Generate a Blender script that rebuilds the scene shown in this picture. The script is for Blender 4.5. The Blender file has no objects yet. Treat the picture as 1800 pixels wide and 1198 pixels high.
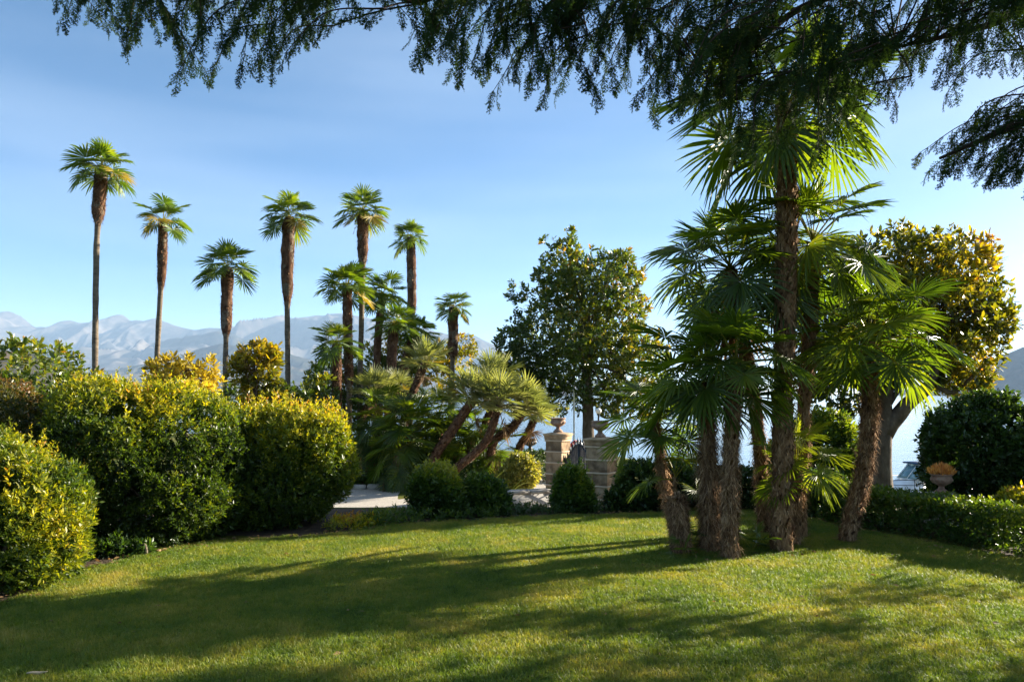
import bpy, math, random
import numpy as np
from mathutils import Vector, Euler, Matrix

R = math.radians
sc = bpy.context.scene
COL = sc.collection
# ------------------------------------------------------------------ camera, sky, sun, exposure
F, HZ, EYE = 1400.0, 693.0, 1.8          # focal length in photo pixels, horizon row, eye height
cam_d = bpy.data.cameras.new("camera")
cam = bpy.data.objects.new("camera", cam_d)
COL.objects.link(cam)
cam.location = (0, 0, EYE)
cam.rotation_euler = (R(90), 0, 0)
cam_d.sensor_width = 36.0
cam_d.lens = 36.0 * F / 1800.0
cam_d.shift_y = (HZ - 599.0) / 1800.0
cam_d.clip_start = 0.05
cam_d.clip_end = 80000
sc.camera = cam

SUN_AZ, SUN_EL = 27.0, 19.0              # azimuth from +X towards +Y, elevation
world = bpy.data.worlds.new("World")
sc.world = world
world.use_nodes = True
wn, wl = world.node_tree.nodes, world.node_tree.links
wn.clear()
w_out = wn.new("ShaderNodeOutputWorld")
w_bg = wn.new("ShaderNodeBackground")
w_sky = wn.new("ShaderNodeTexSky")
w_sky.sky_type = 'NISHITA'
w_sky.sun_disc = False
w_sky.sun_elevation = R(SUN_EL)
w_sky.sun_rotation = R(90 - SUN_AZ)
w_sky.altitude = 200
w_sky.air_density = 0.42
w_sky.dust_density = 0.4
w_sky.ozone_density = 0.3
w_bg.inputs[1].default_value = 0.06
# faint high cirrus streaks
w_tc = wn.new("ShaderNodeTexCoord")
w_map = wn.new("ShaderNodeMapping")
w_map.inputs['Rotation'].default_value = (0, R(4), 0)
w_map.inputs['Scale'].default_value = (.7, .7, 5.0)
w_map.inputs['Location'].default_value = (1.3, .4, .7)
w_noi = wn.new("ShaderNodeTexNoise")
w_noi.inputs['Scale'].default_value = 1.6
w_noi.inputs['Detail'].default_value = 3.5
w_noi.inputs['Roughness'].default_value = 0.45
w_rmp = wn.new("ShaderNodeMapRange")
w_rmp.inputs['From Min'].default_value = 0.35
w_rmp.inputs['From Max'].default_value = 0.75
w_rmp.inputs['To Min'].default_value = 0.0
w_rmp.inputs['To Max'].default_value = 0.28
w_mix = wn.new("ShaderNodeMixRGB")
w_mix.inputs[2].default_value = (5.2, 5.9, 6.6, 1)
wl.new(w_tc.outputs['Generated'], w_map.inputs['Vector'])
wl.new(w_map.outputs[0], w_noi.inputs['Vector'])
wl.new(w_noi.outputs[0], w_rmp.inputs[0])
wl.new(w_rmp.outputs[0], w_mix.inputs[0])
w_hs = wn.new('ShaderNodeHueSaturation')
w_hs.inputs['Saturation'].default_value = 1.28
w_hs.inputs['Hue'].default_value = .493
wl.new(w_sky.outputs[0], w_hs.inputs['Color'])
wl.new(w_hs.outputs[0], w_mix.inputs[1])
wl.new(w_mix.outputs[0], w_bg.inputs[0])
wl.new(w_bg.outputs[0], w_out.inputs[0])

sun_d = bpy.data.lights.new("sun", 'SUN')
sun_d.energy = 5.0
sun_d.angle = R(0.53)
sun_d.color = (1.0, 0.91, 0.75)
sun = bpy.data.objects.new("sun", sun_d)
COL.objects.link(sun)
SUN = Vector((math.cos(R(SUN_EL)) * math.cos(R(SUN_AZ)), math.cos(R(SUN_EL)) * math.sin(R(SUN_AZ)), math.sin(R(SUN_EL))))
sun.rotation_euler = SUN.to_track_quat('Z', 'Y').to_euler()
sun.location = SUN * 50

vs = sc.view_settings
vs.view_transform = 'Standard'
vs.look = 'None'
vs.exposure = 2.16
vs.gamma = 1.0
vs.use_curve_mapping = False
sc.render.engine = 'CYCLES'
cy = sc.cycles
cy.max_bounces = 8
cy.diffuse_bounces = 3
cy.glossy_bounces = 2
cy.transmission_bounces = 5
cy.transparent_max_bounces = 8
cy.volume_bounces = 0
cy.use_denoising = True
cy.sample_clamp_indirect = 6

rng = np.random.default_rng(11)
random.seed(11)


def at(px, py, d):
    return np.array([(px - 900) / F * d, d, EYE - (py - HZ) / F * d])


def gnd(px, py, z=0.0):
    d = (EYE - z) * F / (py - HZ)
    return np.array([(px - 900) / F * d, d, z])


# ------------------------------------------------------------------ mesh helpers
def norm(v):
    v = np.asarray(v, float)
    return v / np.maximum(np.linalg.norm(v, axis=-1, keepdims=True), 1e-9)


class GB:
    """collects vertices and polygons (tris / quads) with one float per face"""
    def __init__(s):
        s.v, s.t, s.q, s.rt, s.rq, s.n = [], [], [], [], [], 0

    def add(s, v, faces, rnd=0.5):
        v = np.asarray(v, float).reshape(-1, 3)
        f = np.asarray(faces, int)
        if f.size == 0:
            return
        r = np.broadcast_to(np.asarray(rnd, float), (len(f),))
        if f.shape[1] == 3:
            s.t.append(f + s.n); s.rt.append(r)
        else:
            s.q.append(f + s.n); s.rq.append(r)
        s.v.append(v)
        s.n += len(v)

    def more(s, faces, off, rnd=0.5):
        f = np.asarray(faces, int) + off
        r = np.broadcast_to(np.asarray(rnd, float), (len(f),))
        if f.shape[1] == 3:
            s.t.append(f); s.rt.append(r)
        else:
            s.q.append(f); s.rq.append(r)

    def mesh(s, name, mat, smooth=False):
        me = bpy.data.meshes.new(name)
        v = np.concatenate(s.v).astype(np.float32)
        t = np.concatenate(s.t) if s.t else np.zeros((0, 3), int)
        q = np.concatenate(s.q) if s.q else np.zeros((0, 4), int)
        rnd = np.concatenate([np.concatenate(s.rt) if s.rt else np.zeros(0), np.concatenate(s.rq) if s.rq else np.zeros(0)])
        loops = np.concatenate([t.ravel(), q.ravel()]).astype(np.int32)
        starts = np.concatenate([np.arange(len(t)) * 3, len(t) * 3 + np.arange(len(q)) * 4]).astype(np.int32)
        tot = np.concatenate([np.full(len(t), 3), np.full(len(q), 4)]).astype(np.int32)
        me.vertices.add(len(v)); me.vertices.foreach_set("co", v.ravel())
        me.loops.add(len(loops)); me.loops.foreach_set("vertex_index", loops)
        me.polygons.add(len(starts))
        me.polygons.foreach_set("loop_start", starts)
        me.polygons.foreach_set("loop_total", tot)
        if smooth:
            me.polygons.foreach_set("use_smooth", np.ones(len(starts), bool))
        a = me.attributes.new("rnd", 'FLOAT', 'FACE')
        a.data.foreach_set("value", rnd.astype(np.float32))
        me.update(calc_edges=True)
        me.validate()
        if mat is not None:
            me.materials.append(mat)
        return me


def obj(name, data, parent=None, loc=(0, 0, 0), kind=None):
    o = bpy.data.objects.new(name, data)
    COL.objects.link(o)
    o.location = loc
    if parent is not None:
        o.parent = parent
    if kind:
        o["kind"] = kind
    return o


def thing(name, label, cat, loc=(0, 0, 0), group=None):
    o = obj(name, None, None, loc)
    o.empty_display_size = 0.2
    return tag(o, label, cat, group)


def tag(o, label, cat, group=None):
    o["label"] = label
    o["category"] = cat
    if group:
        o["group"] = group
    return o


def snoise(p, seed=0, freq=1.0, oct=3):
    """cheap smooth noise in about -1..1"""
    r = np.random.default_rng(seed)
    p = np.asarray(p, float) * freq
    out = np.zeros(p.shape[:-1]); a, tot = 1.0, 0.0
    for o in range(oct):
        for k in range(4):
            d = norm(r.normal(size=3)) * (2.0 ** o) * r.uniform(0.7, 1.3)
            out += a * np.sin(p @ d * 2.2 + r.uniform(0, 6.28)) * 0.5
        tot += a
        a *= 0.55
    return out / tot


def tube(gb, path, radii, seg=8, rnd=0.5, cap=True, rough=0.0, seed=0):
    path = np.asarray(path, float)
    n = len(path)
    radii = np.broadcast_to(np.asarray(radii, float), (n,))
    tan = norm(np.gradient(path, axis=0))
    ref = np.array([0, 0, 1.0]) if abs(tan[0][2]) < 0.9 else np.array([1.0, 0, 0])
    rings = []
    u = norm(np.cross(tan[0], ref))
    for i in range(n):
        u = norm(u - tan[i] * (u @ tan[i]))
        w = np.cross(tan[i], u)
        a = np.arange(seg) / seg * 2 * math.pi
        ring = path[i] + radii[i] * (np.cos(a)[:, None] * u + np.sin(a)[:, None] * w)
        rings.append(ring)
    v = np.concatenate(rings)
    if rough:
        c = np.repeat(path, seg, axis=0)
        v = c + (v - c) * (1 + rough * snoise(v, seed, 6.0))[:, None]
    i = np.arange(n - 1)[:, None] * seg
    j = np.arange(seg)[None, :]
    k = (j + 1) % seg
    q = np.stack([i + j, i + k, i + seg + k, i + seg + j], -1).reshape(-1, 4)
    off = gb.n
    gb.add(v, q, rnd)
    if cap:
        top = np.array([[(n - 1) * seg + x, (n - 1) * seg + (x + 1) % seg, (n - 1) * seg + seg // 2] for x in range(seg) if x not in (seg // 2, seg // 2 - 1)])
        bot = np.array([[(x + 1) % seg, x, seg // 2] for x in range(seg) if x not in (seg // 2, seg // 2 - 1)])
        gb.more(top, off, rnd)
        gb.more(bot, off, rnd)


def spline(pts, n):
    """smooth path through points"""
    pts = np.asarray(pts, float)
    if len(pts) == 2:
        t = np.linspace(0, 1, n)[:, None]
        return pts[0] * (1 - t) + pts[1] * t
    m = len(pts)
    P = np.concatenate([[2 * pts[0] - pts[1]], pts, [2 * pts[-1] - pts[-2]]])
    out = []
    for s in np.linspace(0, m - 1 - 1e-6, n):
        i = int(s); t = s - i
        p0, p1, p2, p3 = P[i], P[i + 1], P[i + 2], P[i + 3]
        out.append(0.5 * (2 * p1 + (p2 - p0) * t + (2 * p0 - 5 * p1 + 4 * p2 - p3) * t * t + (3 * p1 - p0 - 3 * p2 + p3) * t ** 3))
    return np.array(out)


def lathe(gb, prof, seg=20, centre=(0, 0, 0), lobes=0, amp=0.0, lobe_z=(0, 0), rnd=0.5, square=False, rot=0.0):
    prof = np.asarray(prof, float)
    if square:
        seg = 4
    a = np.arange(seg) / seg * 2 * math.pi + (math.pi / 4 if square else 0) + rot
    v = []
    for r, z in prof:
        rr = np.full(seg, r * (math.sqrt(2) if square else 1.0))
        if lobes and lobe_z[0] <= z <= lobe_z[1]:
            rr = rr * (1 + amp * np.cos(lobes * a))
        v.append(np.stack([rr * np.cos(a), rr * np.sin(a), np.full(seg, z)], -1))
    v = np.concatenate(v) + np.asarray(centre, float)
    n = len(prof)
    i = np.arange(n - 1)[:, None] * seg
    j = np.arange(seg)[None, :]
    k = (j + 1) % seg
    q = np.stack([i + j, i + k, i + seg + k, i + seg + j], -1).reshape(-1, 4)
    gb.add(v, q, rnd)


def box(gb, c, s, rz=0.0, rnd=0.5, bevel=0.0):
    """box with optional chamfered vertical and horizontal edges"""
    hx, hy, hz = np.asarray(s, float) / 2
    b = min(bevel, hx * .5, hy * .5, hz * .5)
    if b <= 0:
        v = np.array([[x, y, z] for z in (-hz, hz) for x, y in ((-hx, -hy), (hx, -hy), (hx, hy), (-hx, hy))])
        q = [[3, 2, 1, 0], [4, 5, 6, 7], [0, 1, 5, 4], [1, 2, 6, 5], [2, 3, 7, 6], [3, 0, 4, 7]]
    else:
        rings = []
        for z, i in ((-hz, b), (-hz + b, 0), (hz - b, 0), (hz, b)):
            x, y = hx - i, hy - i
            rings += [[-x + b, -y, z], [x - b, -y, z], [x, -y + b, z], [x, y - b, z], [x - b, y, z], [-x + b, y, z], [-x, y - b, z], [-x, -y + b, z]]
        v = np.array(rings)
        q = [[k * 8 + j, k * 8 + (j + 1) % 8, (k + 1) * 8 + (j + 1) % 8, (k + 1) * 8 + j] for k in range(3) for j in range(8)]
        for o, flip in ((0, True), (24, False)):
            f = [[o, o + 1, o + 2, o + 3], [o, o + 3, o + 4, o + 7], [o + 4, o + 5, o + 6, o + 7]]
            q += [x[::-1] for x in f] if flip else f
    cz, sz = math.cos(rz), math.sin(rz)
    v = v @ np.array([[cz, sz, 0], [-sz, cz, 0], [0, 0, 1]]) + np.asarray(c, float)
    gb.add(v, np.array(q), rnd)


def leaf_batch(gb, pos, d, length, width=0.4, rnd=0.5, fold=0.28, oval=False, r=None, droop=0.0):
    """many folded leaves: base position, direction, length"""
    r = r or rng
    n = len(pos)
    d = norm(d)
    length = np.broadcast_to(np.asarray(length, float), (n,))[:, None]
    rv = r.normal(size=(n, 3)) + np.array([0, 0, 1.2])
    side = norm(np.cross(d, rv))
    up = np.cross(side, d)
    w = np.broadcast_to(np.asarray(width, float), (n,))[:, None] * length * 0.5
    tip = pos + d * length - np.array([0, 0, 1.0]) * droop * length
    rnd = np.broadcast_to(np.asarray(rnd, float), (n,))
    if not oval:
        m = pos + d * length * 0.48 + up * w * fold
        v = np.stack([pos, m - side * w, tip, m + side * w], 1).reshape(-1, 3)
        b = np.arange(n)[:, None] * 4
        f = np.concatenate([b + np.array([[0, 1, 2]]), b + np.array([[0, 2, 3]])], 1).reshape(-1, 3)
        gb.add(v, f, np.repeat(rnd, 2))
    else:
        a = pos + d * length * 0.30 + up * w * fold
        c = pos + d * length * 0.74 + up * w * fold * 0.7
        v = np.stack([pos, a - side * w * .9, c - side * w * .78, tip, c + side * w * .78, a + side * w * .9], 1).reshape(-1, 3)
        b = np.arange(n)[:, None] * 6
        f = np.concatenate([b + np.array([[0, 1, 2, 3]]), b + np.array([[0, 3, 4, 5]])], 1).reshape(-1, 4)
        gb.add(v, f, np.repeat(rnd, 2))


def rosettes(gb, p, axis, k, length, width, rnd_fn, r, spread=0.9, stem=0.08, oval=False, fold=0.28, droop=0.0):
    """k leaves round each shoot tip p with axis"""
    n = len(p)
    P = np.repeat(p, k, 0)
    A = np.repeat(norm(axis), k, 0)
    rad = r.normal(size=(n * k, 3))
    rad = norm(rad - A * np.sum(rad * A, 1, keepdims=True))
    t = np.tile(np.linspace(0, 1, k), n)[:, None]
    d = A * (1.15 - 0.8 * t + r.uniform(-.2, .2, (n * k, 1))) + rad * spread
    pos = P - A * stem * t + rad * length * 0.04
    L = length * r.uniform(0.45, 1.3, n * k) * np.repeat(r.uniform(.8, 1.15, n), k)
    leaf_batch(gb, pos, d, L, width, rnd_fn(pos, np.repeat(np.arange(n), k)), fold, oval, r, droop)


# ------------------------------------------------------------------ materials
def new_mat(name):
    m = bpy.data.materials.new(name)
    m.use_nodes = True
    nt = m.node_tree
    return m, nt.nodes, nt.links, nt.nodes["Principled BSDF"], nt.nodes["Material Output"]


def ramp(nodes, stops):
    r = nodes.new("ShaderNodeValToRGB")
    el = r.color_ramp.elements
    while len(el) > 1:
        el.remove(el[-1])
    el[0].position = stops[0][0]; el[0].color = (*stops[0][1], 1)
    for p, c in stops[1:]:
        e = el.new(p); e.color = (*c, 1)
    return r


def leaf_mat(name, stops, trans=0.4, rough=0.42, spec=0.5, tcol=(1.9, 1.75, 0.5), objrand=0.0):
    m, n, l, pr, out = new_mat(name)
    at_ = n.new("ShaderNodeAttribute"); at_.attribute_name = "rnd"
    rp = ramp(n, stops)
    src = at_.outputs['Fac']
    if objrand:
        oi = n.new("ShaderNodeObjectInfo")
        ma = n.new("ShaderNodeMath"); ma.operation = 'MULTIPLY_ADD'
        l.new(oi.outputs['Random'], ma.inputs[0]); ma.inputs[1].default_value = objrand
        l.new(src, ma.inputs[2])
        src = ma.outputs[0]
    l.new(src, rp.inputs[0])
    l.new(rp.outputs[0], pr.inputs['Base Color'])
    pr.inputs['Roughness'].default_value = rough
    pr.inputs['Specular IOR Level'].default_value = spec
    mul = n.new("ShaderNodeMixRGB"); mul.blend_type = 'MULTIPLY'; mul.inputs[0].default_value = 1
    mul.inputs[2].default_value = (*tcol, 1)
    l.new(rp.outputs[0], mul.inputs[1])
    tr = n.new("ShaderNodeBsdfTranslucent")
    l.new(mul.outputs[0], tr.inputs[0])
    mx = n.new("ShaderNodeMixShader"); mx.inputs[0].default_value = trans
    l.new(pr.outputs[0], mx.inputs[1]); l.new(tr.outputs[0], mx.inputs[2])
    l.new(mx.outputs[0], out.inputs[0])
    return m


def noise_mat(name, stops, scale=5.0, detail=6, rough=0.85, bump=0.3, bscale=None, stretch=(1, 1, 1), spec=0.3, dist=0.02, use_rnd=0.0):
    m, n, l, pr, out = new_mat(name)
    tc = n.new("ShaderNodeTexCoord")
    mp = n.new("ShaderNodeMapping"); mp.inputs['Scale'].default_value = stretch
    l.new(tc.outputs['Object'], mp.inputs[0])
    no = n.new("ShaderNodeTexNoise"); no.inputs['Scale'].default_value = scale; no.inputs['Detail'].default_value = detail
    no.inputs['Roughness'].default_value = 0.62
    l.new(mp.outputs[0], no.inputs['Vector'])
    rp = ramp(n, stops)
    src = no.outputs[0]
    if use_rnd:
        at_ = n.new("ShaderNodeAttribute"); at_.attribute_name = "rnd"
        ma = n.new("ShaderNodeMath"); ma.operation = 'MULTIPLY_ADD'; ma.inputs[1].default_value = use_rnd
        sb = n.new("ShaderNodeMath"); sb.operation = 'SUBTRACT'; sb.inputs[1].default_value = 0.5
        l.new(at_.outputs['Fac'], sb.inputs[0]); l.new(sb.outputs[0], ma.inputs[0]); l.new(src, ma.inputs[2])
        src = ma.outputs[0]
    l.new(src, rp.inputs[0])
    l.new(rp.outputs[0], pr.inputs['Base Color'])
    pr.inputs['Roughness'].default_value = rough
    pr.inputs['Specular IOR Level'].default_value = spec
    if bump:
        n2 = n.new("ShaderNodeTexNoise"); n2.inputs['Scale'].default_value = bscale or scale * 3; n2.inputs['Detail'].default_value = 5
        l.new(mp.outputs[0], n2.inputs['Vector'])
        bp = n.new("ShaderNodeBump"); bp.inputs['Strength'].default_value = bump; bp.inputs['Distance'].default_value = dist
        l.new(n2.outputs[0], bp.inputs['Height'])
        l.new(bp.outputs[0], pr.inputs['Normal'])
    return m


def plain(name, c, rough=0.5, metal=0.0, spec=0.5):
    return noise_mat(name, [(0.3, tuple(x * .82 for x in c)), (0.7, tuple(min(1, x * 1.12) for x in c))], 4.0, 4, rough, 0.0, spec=spec) if not metal else _metal(name, c, rough)


def _metal(name, c, rough):
    m, n, l, pr, out = new_mat(name)
    pr.inputs['Base Color'].default_value = (*c, 1); pr.inputs['Metallic'].default_value = 1; pr.inputs['Roughness'].default_value = rough
    return m


M = {}
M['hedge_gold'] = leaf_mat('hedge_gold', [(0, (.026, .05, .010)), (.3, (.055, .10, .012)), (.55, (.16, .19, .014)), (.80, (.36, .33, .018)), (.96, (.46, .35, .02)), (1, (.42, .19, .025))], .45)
M['hedge_rust'] = leaf_mat('hedge_rust', [(0, (.02, .035, .010)), (.4, (.04, .06, .012)), (.7, (.09, .075, .015)), (1, (.17, .08, .02))], .35)
M['shrub'] = leaf_mat('shrub', [(0, (.02, .046, .010)), (.5, (.05, .10, .014)), (.85, (.13, .18, .018)), (1, (.24, .25, .025))], .42)
M['dark_shrub'] = leaf_mat('dark_shrub', [(0, (.016, .036, .010)), (.6, (.032, .068, .014)), (.92, (.06, .105, .017)), (1, (.12, .15, .02))], .32, .35)
M['pale_shrub'] = leaf_mat('pale_shrub', [(0, (.09, .12, .02)), (.5, (.22, .22, .05)), (1, (.36, .31, .10))], .4)
M['magnolia'] = leaf_mat('magnolia', [(0, (.025, .05, .012)), (.45, (.06, .10, .015)), (.72, (.14, .16, .018)), (.90, (.24, .20, .02)), (1, (.27, .14, .02))], .38, .32, .6)
M['magnolia_gold'] = leaf_mat('magnolia_gold', [(0, (.035, .055, .010)), (.35, (.10, .115, .012)), (.65, (.24, .20, .016)), (.88, (.37, .25, .018)), (1, (.36, .16, .02))], .45, .32, .6)
M['autumn'] = leaf_mat('autumn', [(0, (.06, .06, .015)), (.3, (.15, .12, .02)), (.65, (.36, .28, .03)), (1, (.48, .38, .06))], .45)
M['conifer'] = leaf_mat('conifer', [(0, (.012, .026, .010)), (.6, (.024, .048, .013)), (1, (.07, .09, .018))], .34, .8, .1)
M['palm'] = leaf_mat('palm', [(0, (.026, .05, .012)), (.4, (.055, .10, .015)), (.75, (.12, .17, .02)), (1.0, (.24, .23, .03))], .45, .36, .5, (2.0, 1.9, 0.35), objrand=.45)
M['palm_young'] = leaf_mat('palm_young', [(0, (.06, .10, .015)), (.5, (.15, .20, .022)), (1, (.30, .30, .03))], .5, .36, .5, (2.0, 1.9, 0.35), objrand=.45)
M['palm_dead'] = leaf_mat('palm_dead', [(0, (.13, .08, .04)), (1, (.34, .22, .10))], .3, .7, .2, (1.3, 1.1, .8))
M['palm_yellow'] = leaf_mat('palm_yellow', [(0, (.20, .16, .025)), (1, (.48, .33, .04))], .35, .5)
M['silver_palm'] = leaf_mat('silver_palm', [(0, (.08, .105, .04)), (.5, (.20, .22, .08)), (1, (.40, .37, .15))], .35, .42, .5, (1.5, 1.5, .6), objrand=.4)
M['strap'] = leaf_mat('strap', [(0, (.04, .08, .015)), (.6, (.10, .15, .02)), (1, (.22, .23, .06))], .4)
M['flower'] = leaf_mat('flower', [(0, (.45, .20, .06)), (1, (.70, .40, .16))], .4)
M['fibre'] = noise_mat('fibre', [(.25, (.07, .036, .018)), (.5, (.22, .12, .06)), (.75, (.44, .28, .15))], 9, 6, .95, .6, 40, (1, 1, .5), .1, use_rnd=.55)
M['fibre_dark'] = noise_mat('fibre_dark', [(.25, (.035, .018, .011)), (.5, (.115, .058, .034)), (.75, (.25, .15, .085))], 9, 6, .95, .6, 40, (1, 1, .5), .1, use_rnd=.55)
M['bare_trunk'] = noise_mat('bare_trunk', [(.3, (.08, .058, .04)), (.6, (.19, .15, .105)), (.8, (.26, .21, .15))], 7, 6, .9, .5, 25, (1, 1, 3.0), .2)
M['bark'] = noise_mat('bark', [(.3, (.045, .032, .022)), (.55, (.12, .09, .065)), (.75, (.22, .18, .13))], 6, 7, .9, .7, 22, (1, 1, .6), .2)
M['bark_dark'] = noise_mat('bark_dark', [(.3, (.02, .014, .010)), (.7, (.07, .045, .03))], 6, 6, .95, .6, 22, (1, 1, .5), .2)
M['soil'] = noise_mat('soil', [(.3, (.03, .02, .012)), (.6, (.08, .052, .03)), (.8, (.15, .10, .06))], 9, 8, .95, .8, 40)
M['gravel'] = noise_mat('gravel', [(.3, (.24, .21, .18)), (.5, (.40, .36, .31)), (.7, (.55, .50, .44))], 45, 5, .95, .8, 70, dist=.01)
M['stone'] = noise_mat('stone', [(.25, (.16, .10, .055)), (.5, (.40, .265, .15)), (.75, (.60, .45, .30))], 6, 8, .9, .5, 40, dist=.008, use_rnd=.7)
M['stone_grey'] = noise_mat('stone_grey', [(.25, (.16, .14, .12)), (.5, (.34, .31, .27)), (.75, (.50, .46, .41))], 7, 8, .92, .5, 40, dist=.008, use_rnd=.3)
M['plaster'] = noise_mat('plaster', [(.3, (.36, .34, .33)), (.7, (.52, .50, .47))], 3, 8, .95, .2, 30, dist=.005)
M['urn'] = noise_mat('urn', [(.25, (.13, .075, .05)), (.5, (.30, .185, .125)), (.75, (.44, .31, .22))], 9, 7, .9, .6, 45, dist=.01)
M['iron'] = noise_mat('iron', [(.3, (.012, .012, .013)), (.7, (.03, .03, .032))], 20, 5, .5, .2, 60)
M['white_paint'] = plain('white_paint', (.78, .78, .76), .35)
M['grey_paint'] = plain('grey_paint', (.45, .45, .44), .5)
M['teal_glass'] = plain('teal_glass', (.10, .22, .26), .06, spec=.9)
M['blue_canvas'] = plain('blue_canvas', (.02, .06, .13), .8)
M['dark_trim'] = plain('dark_trim', (.05, .045, .04), .5)
M['red_paint'] = plain('red_paint', (.55, .05, .06), .5)
M['pale_green'] = plain('pale_green', (.45, .55, .42), .5)
M['globe'] = plain('globe', (.82, .78, .70), .3)
M['driftwood'] = plain('driftwood', (.42, .33, .22), .9)


# ------------------------------------------------------------------ ground, lake, mountains
def z_land(x, y):
    """height of the garden: lawn level in front, stepping down to the drive and shore"""
    x = np.asarray(x, float); y = np.asarray(y, float)
    edge = np.where(x > 3.0, 12.6 - (x - 3.0) * 0.18, 12.6)
    t = np.clip((y - edge) / 2.6, 0, 1)
    return -0.75 * (t * t * (3 - 2 * t))


def shore_y(x):
    return np.interp(x, [-60, -20, -8, 0, 4, 8, 14, 60], [60, 52, 46, 36, 34, 20.5, 18.0, 15.0])


gb = GB()
xs = np.concatenate([np.linspace(-60, -14, 24), np.linspace(-13, 13, 80), np.linspace(14, 60, 24)])
ts = np.concatenate([np.linspace(-60, 4, 12), np.linspace(4.5, 16, 60)])
far = np.linspace(0, 1, 16)[1:]
grid = []
for x in xs:
    sy = float(shore_y(x))
    col_y = np.concatenate([np.minimum(ts, sy * .9 + 0 * ts) if sy < 17 else ts, 16 + (sy - 16) * far if sy >= 17 else sy * .9 + sy * .1 * far])
    zz = z_land(x, col_y) + 0.012 * snoise(np.stack([np.full_like(col_y, x), col_y, 0 * col_y], -1), 5, .5)
    column = np.stack([np.full_like(col_y, x), col_y, zz], -1)
    wall = np.array([[x, sy + .02, -0.78], [x, sy + .05, -3.6]])
    grid.append(np.concatenate([column, wall]))
grid = np.array(grid)
nx, ny = grid.shape[:2]
i = np.arange(nx - 1)[:, None] * ny
j = np.arange(ny - 1)[None, :]
gb.add(grid.reshape(-1, 3), np.stack([i + j, i + ny + j, i + ny + j + 1, i + j + 1], -1).reshape(-1, 4))
# lawn / earth material: mown turf with drier patches
m, n, l, pr, out = new_mat('turf')
tc = n.new("ShaderNodeTexCoord")
na = n.new("ShaderNodeTexNoise"); na.inputs['Scale'].default_value = 1.1; na.inputs['Detail'].default_value = 7; na.inputs['Roughness'].default_value = .66
nb = n.new("ShaderNodeTexNoise"); nb.inputs['Scale'].default_value = 34; nb.inputs['Detail'].default_value = 5
l.new(tc.outputs['Object'], na.inputs['Vector']); l.new(tc.outputs['Object'], nb.inputs['Vector'])
ra = ramp(n, [(.35, (.05, .07, .012)), (.5, (.085, .10, .015)), (.62, (.14, .125, .025)), (.75, (.19, .15, .04))])
rb = ramp(n, [(.3, (.45, .45, .45)), (.7, (1.25, 1.25, 1.2))])
mu = n.new("ShaderNodeMixRGB"); mu.blend_type = 'MULTIPLY'; mu.inputs[0].default_value = 1
l.new(na.outputs[0], ra.inputs[0]); l.new(nb.outputs[0], rb.inputs[0])
l.new(ra.outputs[0], mu.inputs[1]); l.new(rb.outputs[0], mu.inputs[2])
l.new(mu.outputs[0], pr.inputs['Base Color'])
pr.inputs['Roughness'].default_value = .95
pr.inputs['Specular IOR Level'].default_value = .1
bp = n.new("ShaderNodeBump"); bp.inputs['Strength'].default_value = .8; bp.inputs['Distance'].default_value = .02
l.new(nb.outputs[0], bp.inputs['Height']); l.new(bp.outputs[0], pr.inputs['Normal'])
M['turf'] = m
lawn = obj('lawn', gb.mesh('lawn', M['turf'], True), kind='structure')


def sheet(name, poly, z, mat, nsub=1):
    """flat sheet over a convex-ish outline, following the land"""
    poly = np.asarray(poly, float)
    c = poly.mean(0)
    gb = GB()
    rings = [c[None] + (poly - c) * s for s in np.linspace(0.05, 1, 8)]
    k = len(poly)
    v = np.concatenate(rings)
    v3 = np.concatenate([v, (z_land(v[:, 0], v[:, 1]) + z)[:, None]], 1)
    ii = np.arange(7)[:, None] * k; jj = np.arange(k)[None, :]; kk = (jj + 1) % k
    gb.add(v3, np.stack([ii + jj, ii + k + jj, ii + k + kk, ii + kk], -1).reshape(-1, 4))
    gb.add(v3[:k], np.array([[0, a, a + 1] for a in range(1, k - 1)]))
    return obj(name, gb.mesh(name, mat), kind='structure')


# lake
m, n, l, pr, out = new_mat('lake_water')
pr.inputs['Base Color'].default_value = (.035, .075, .105, 1)
pr.inputs['Roughness'].default_value = .06
pr.inputs['IOR'].default_value = 1.33
tc = n.new("ShaderNodeTexCoord")
mp = n.new("ShaderNodeMapping"); mp.inputs['Scale'].default_value = (.5, 1.2, 1)
nw = n.new("ShaderNodeTexNoise"); nw.inputs['Scale'].default_value = 1.6; nw.inputs['Detail'].default_value = 5
bp = n.new("ShaderNodeBump"); bp.inputs['Strength'].default_value = .3; bp.inputs['Distance'].default_value = .2
l.new(tc.outputs['Object'], mp.inputs[0]); l.new(mp.outputs[0], nw.inputs['Vector'])
l.new(nw.outputs[0], bp.inputs['Height']); l.new(bp.outputs[0], pr.inputs['Normal'])
gb = GB()
gb.add([[-14500, -1900, -3], [14500, -1900, -3], [14500, 17500, -3], [-14500, 17500, -3]], [[0, 1, 2, 3]])
obj('lake', gb.mesh('lake', m), kind='structure')


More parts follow.
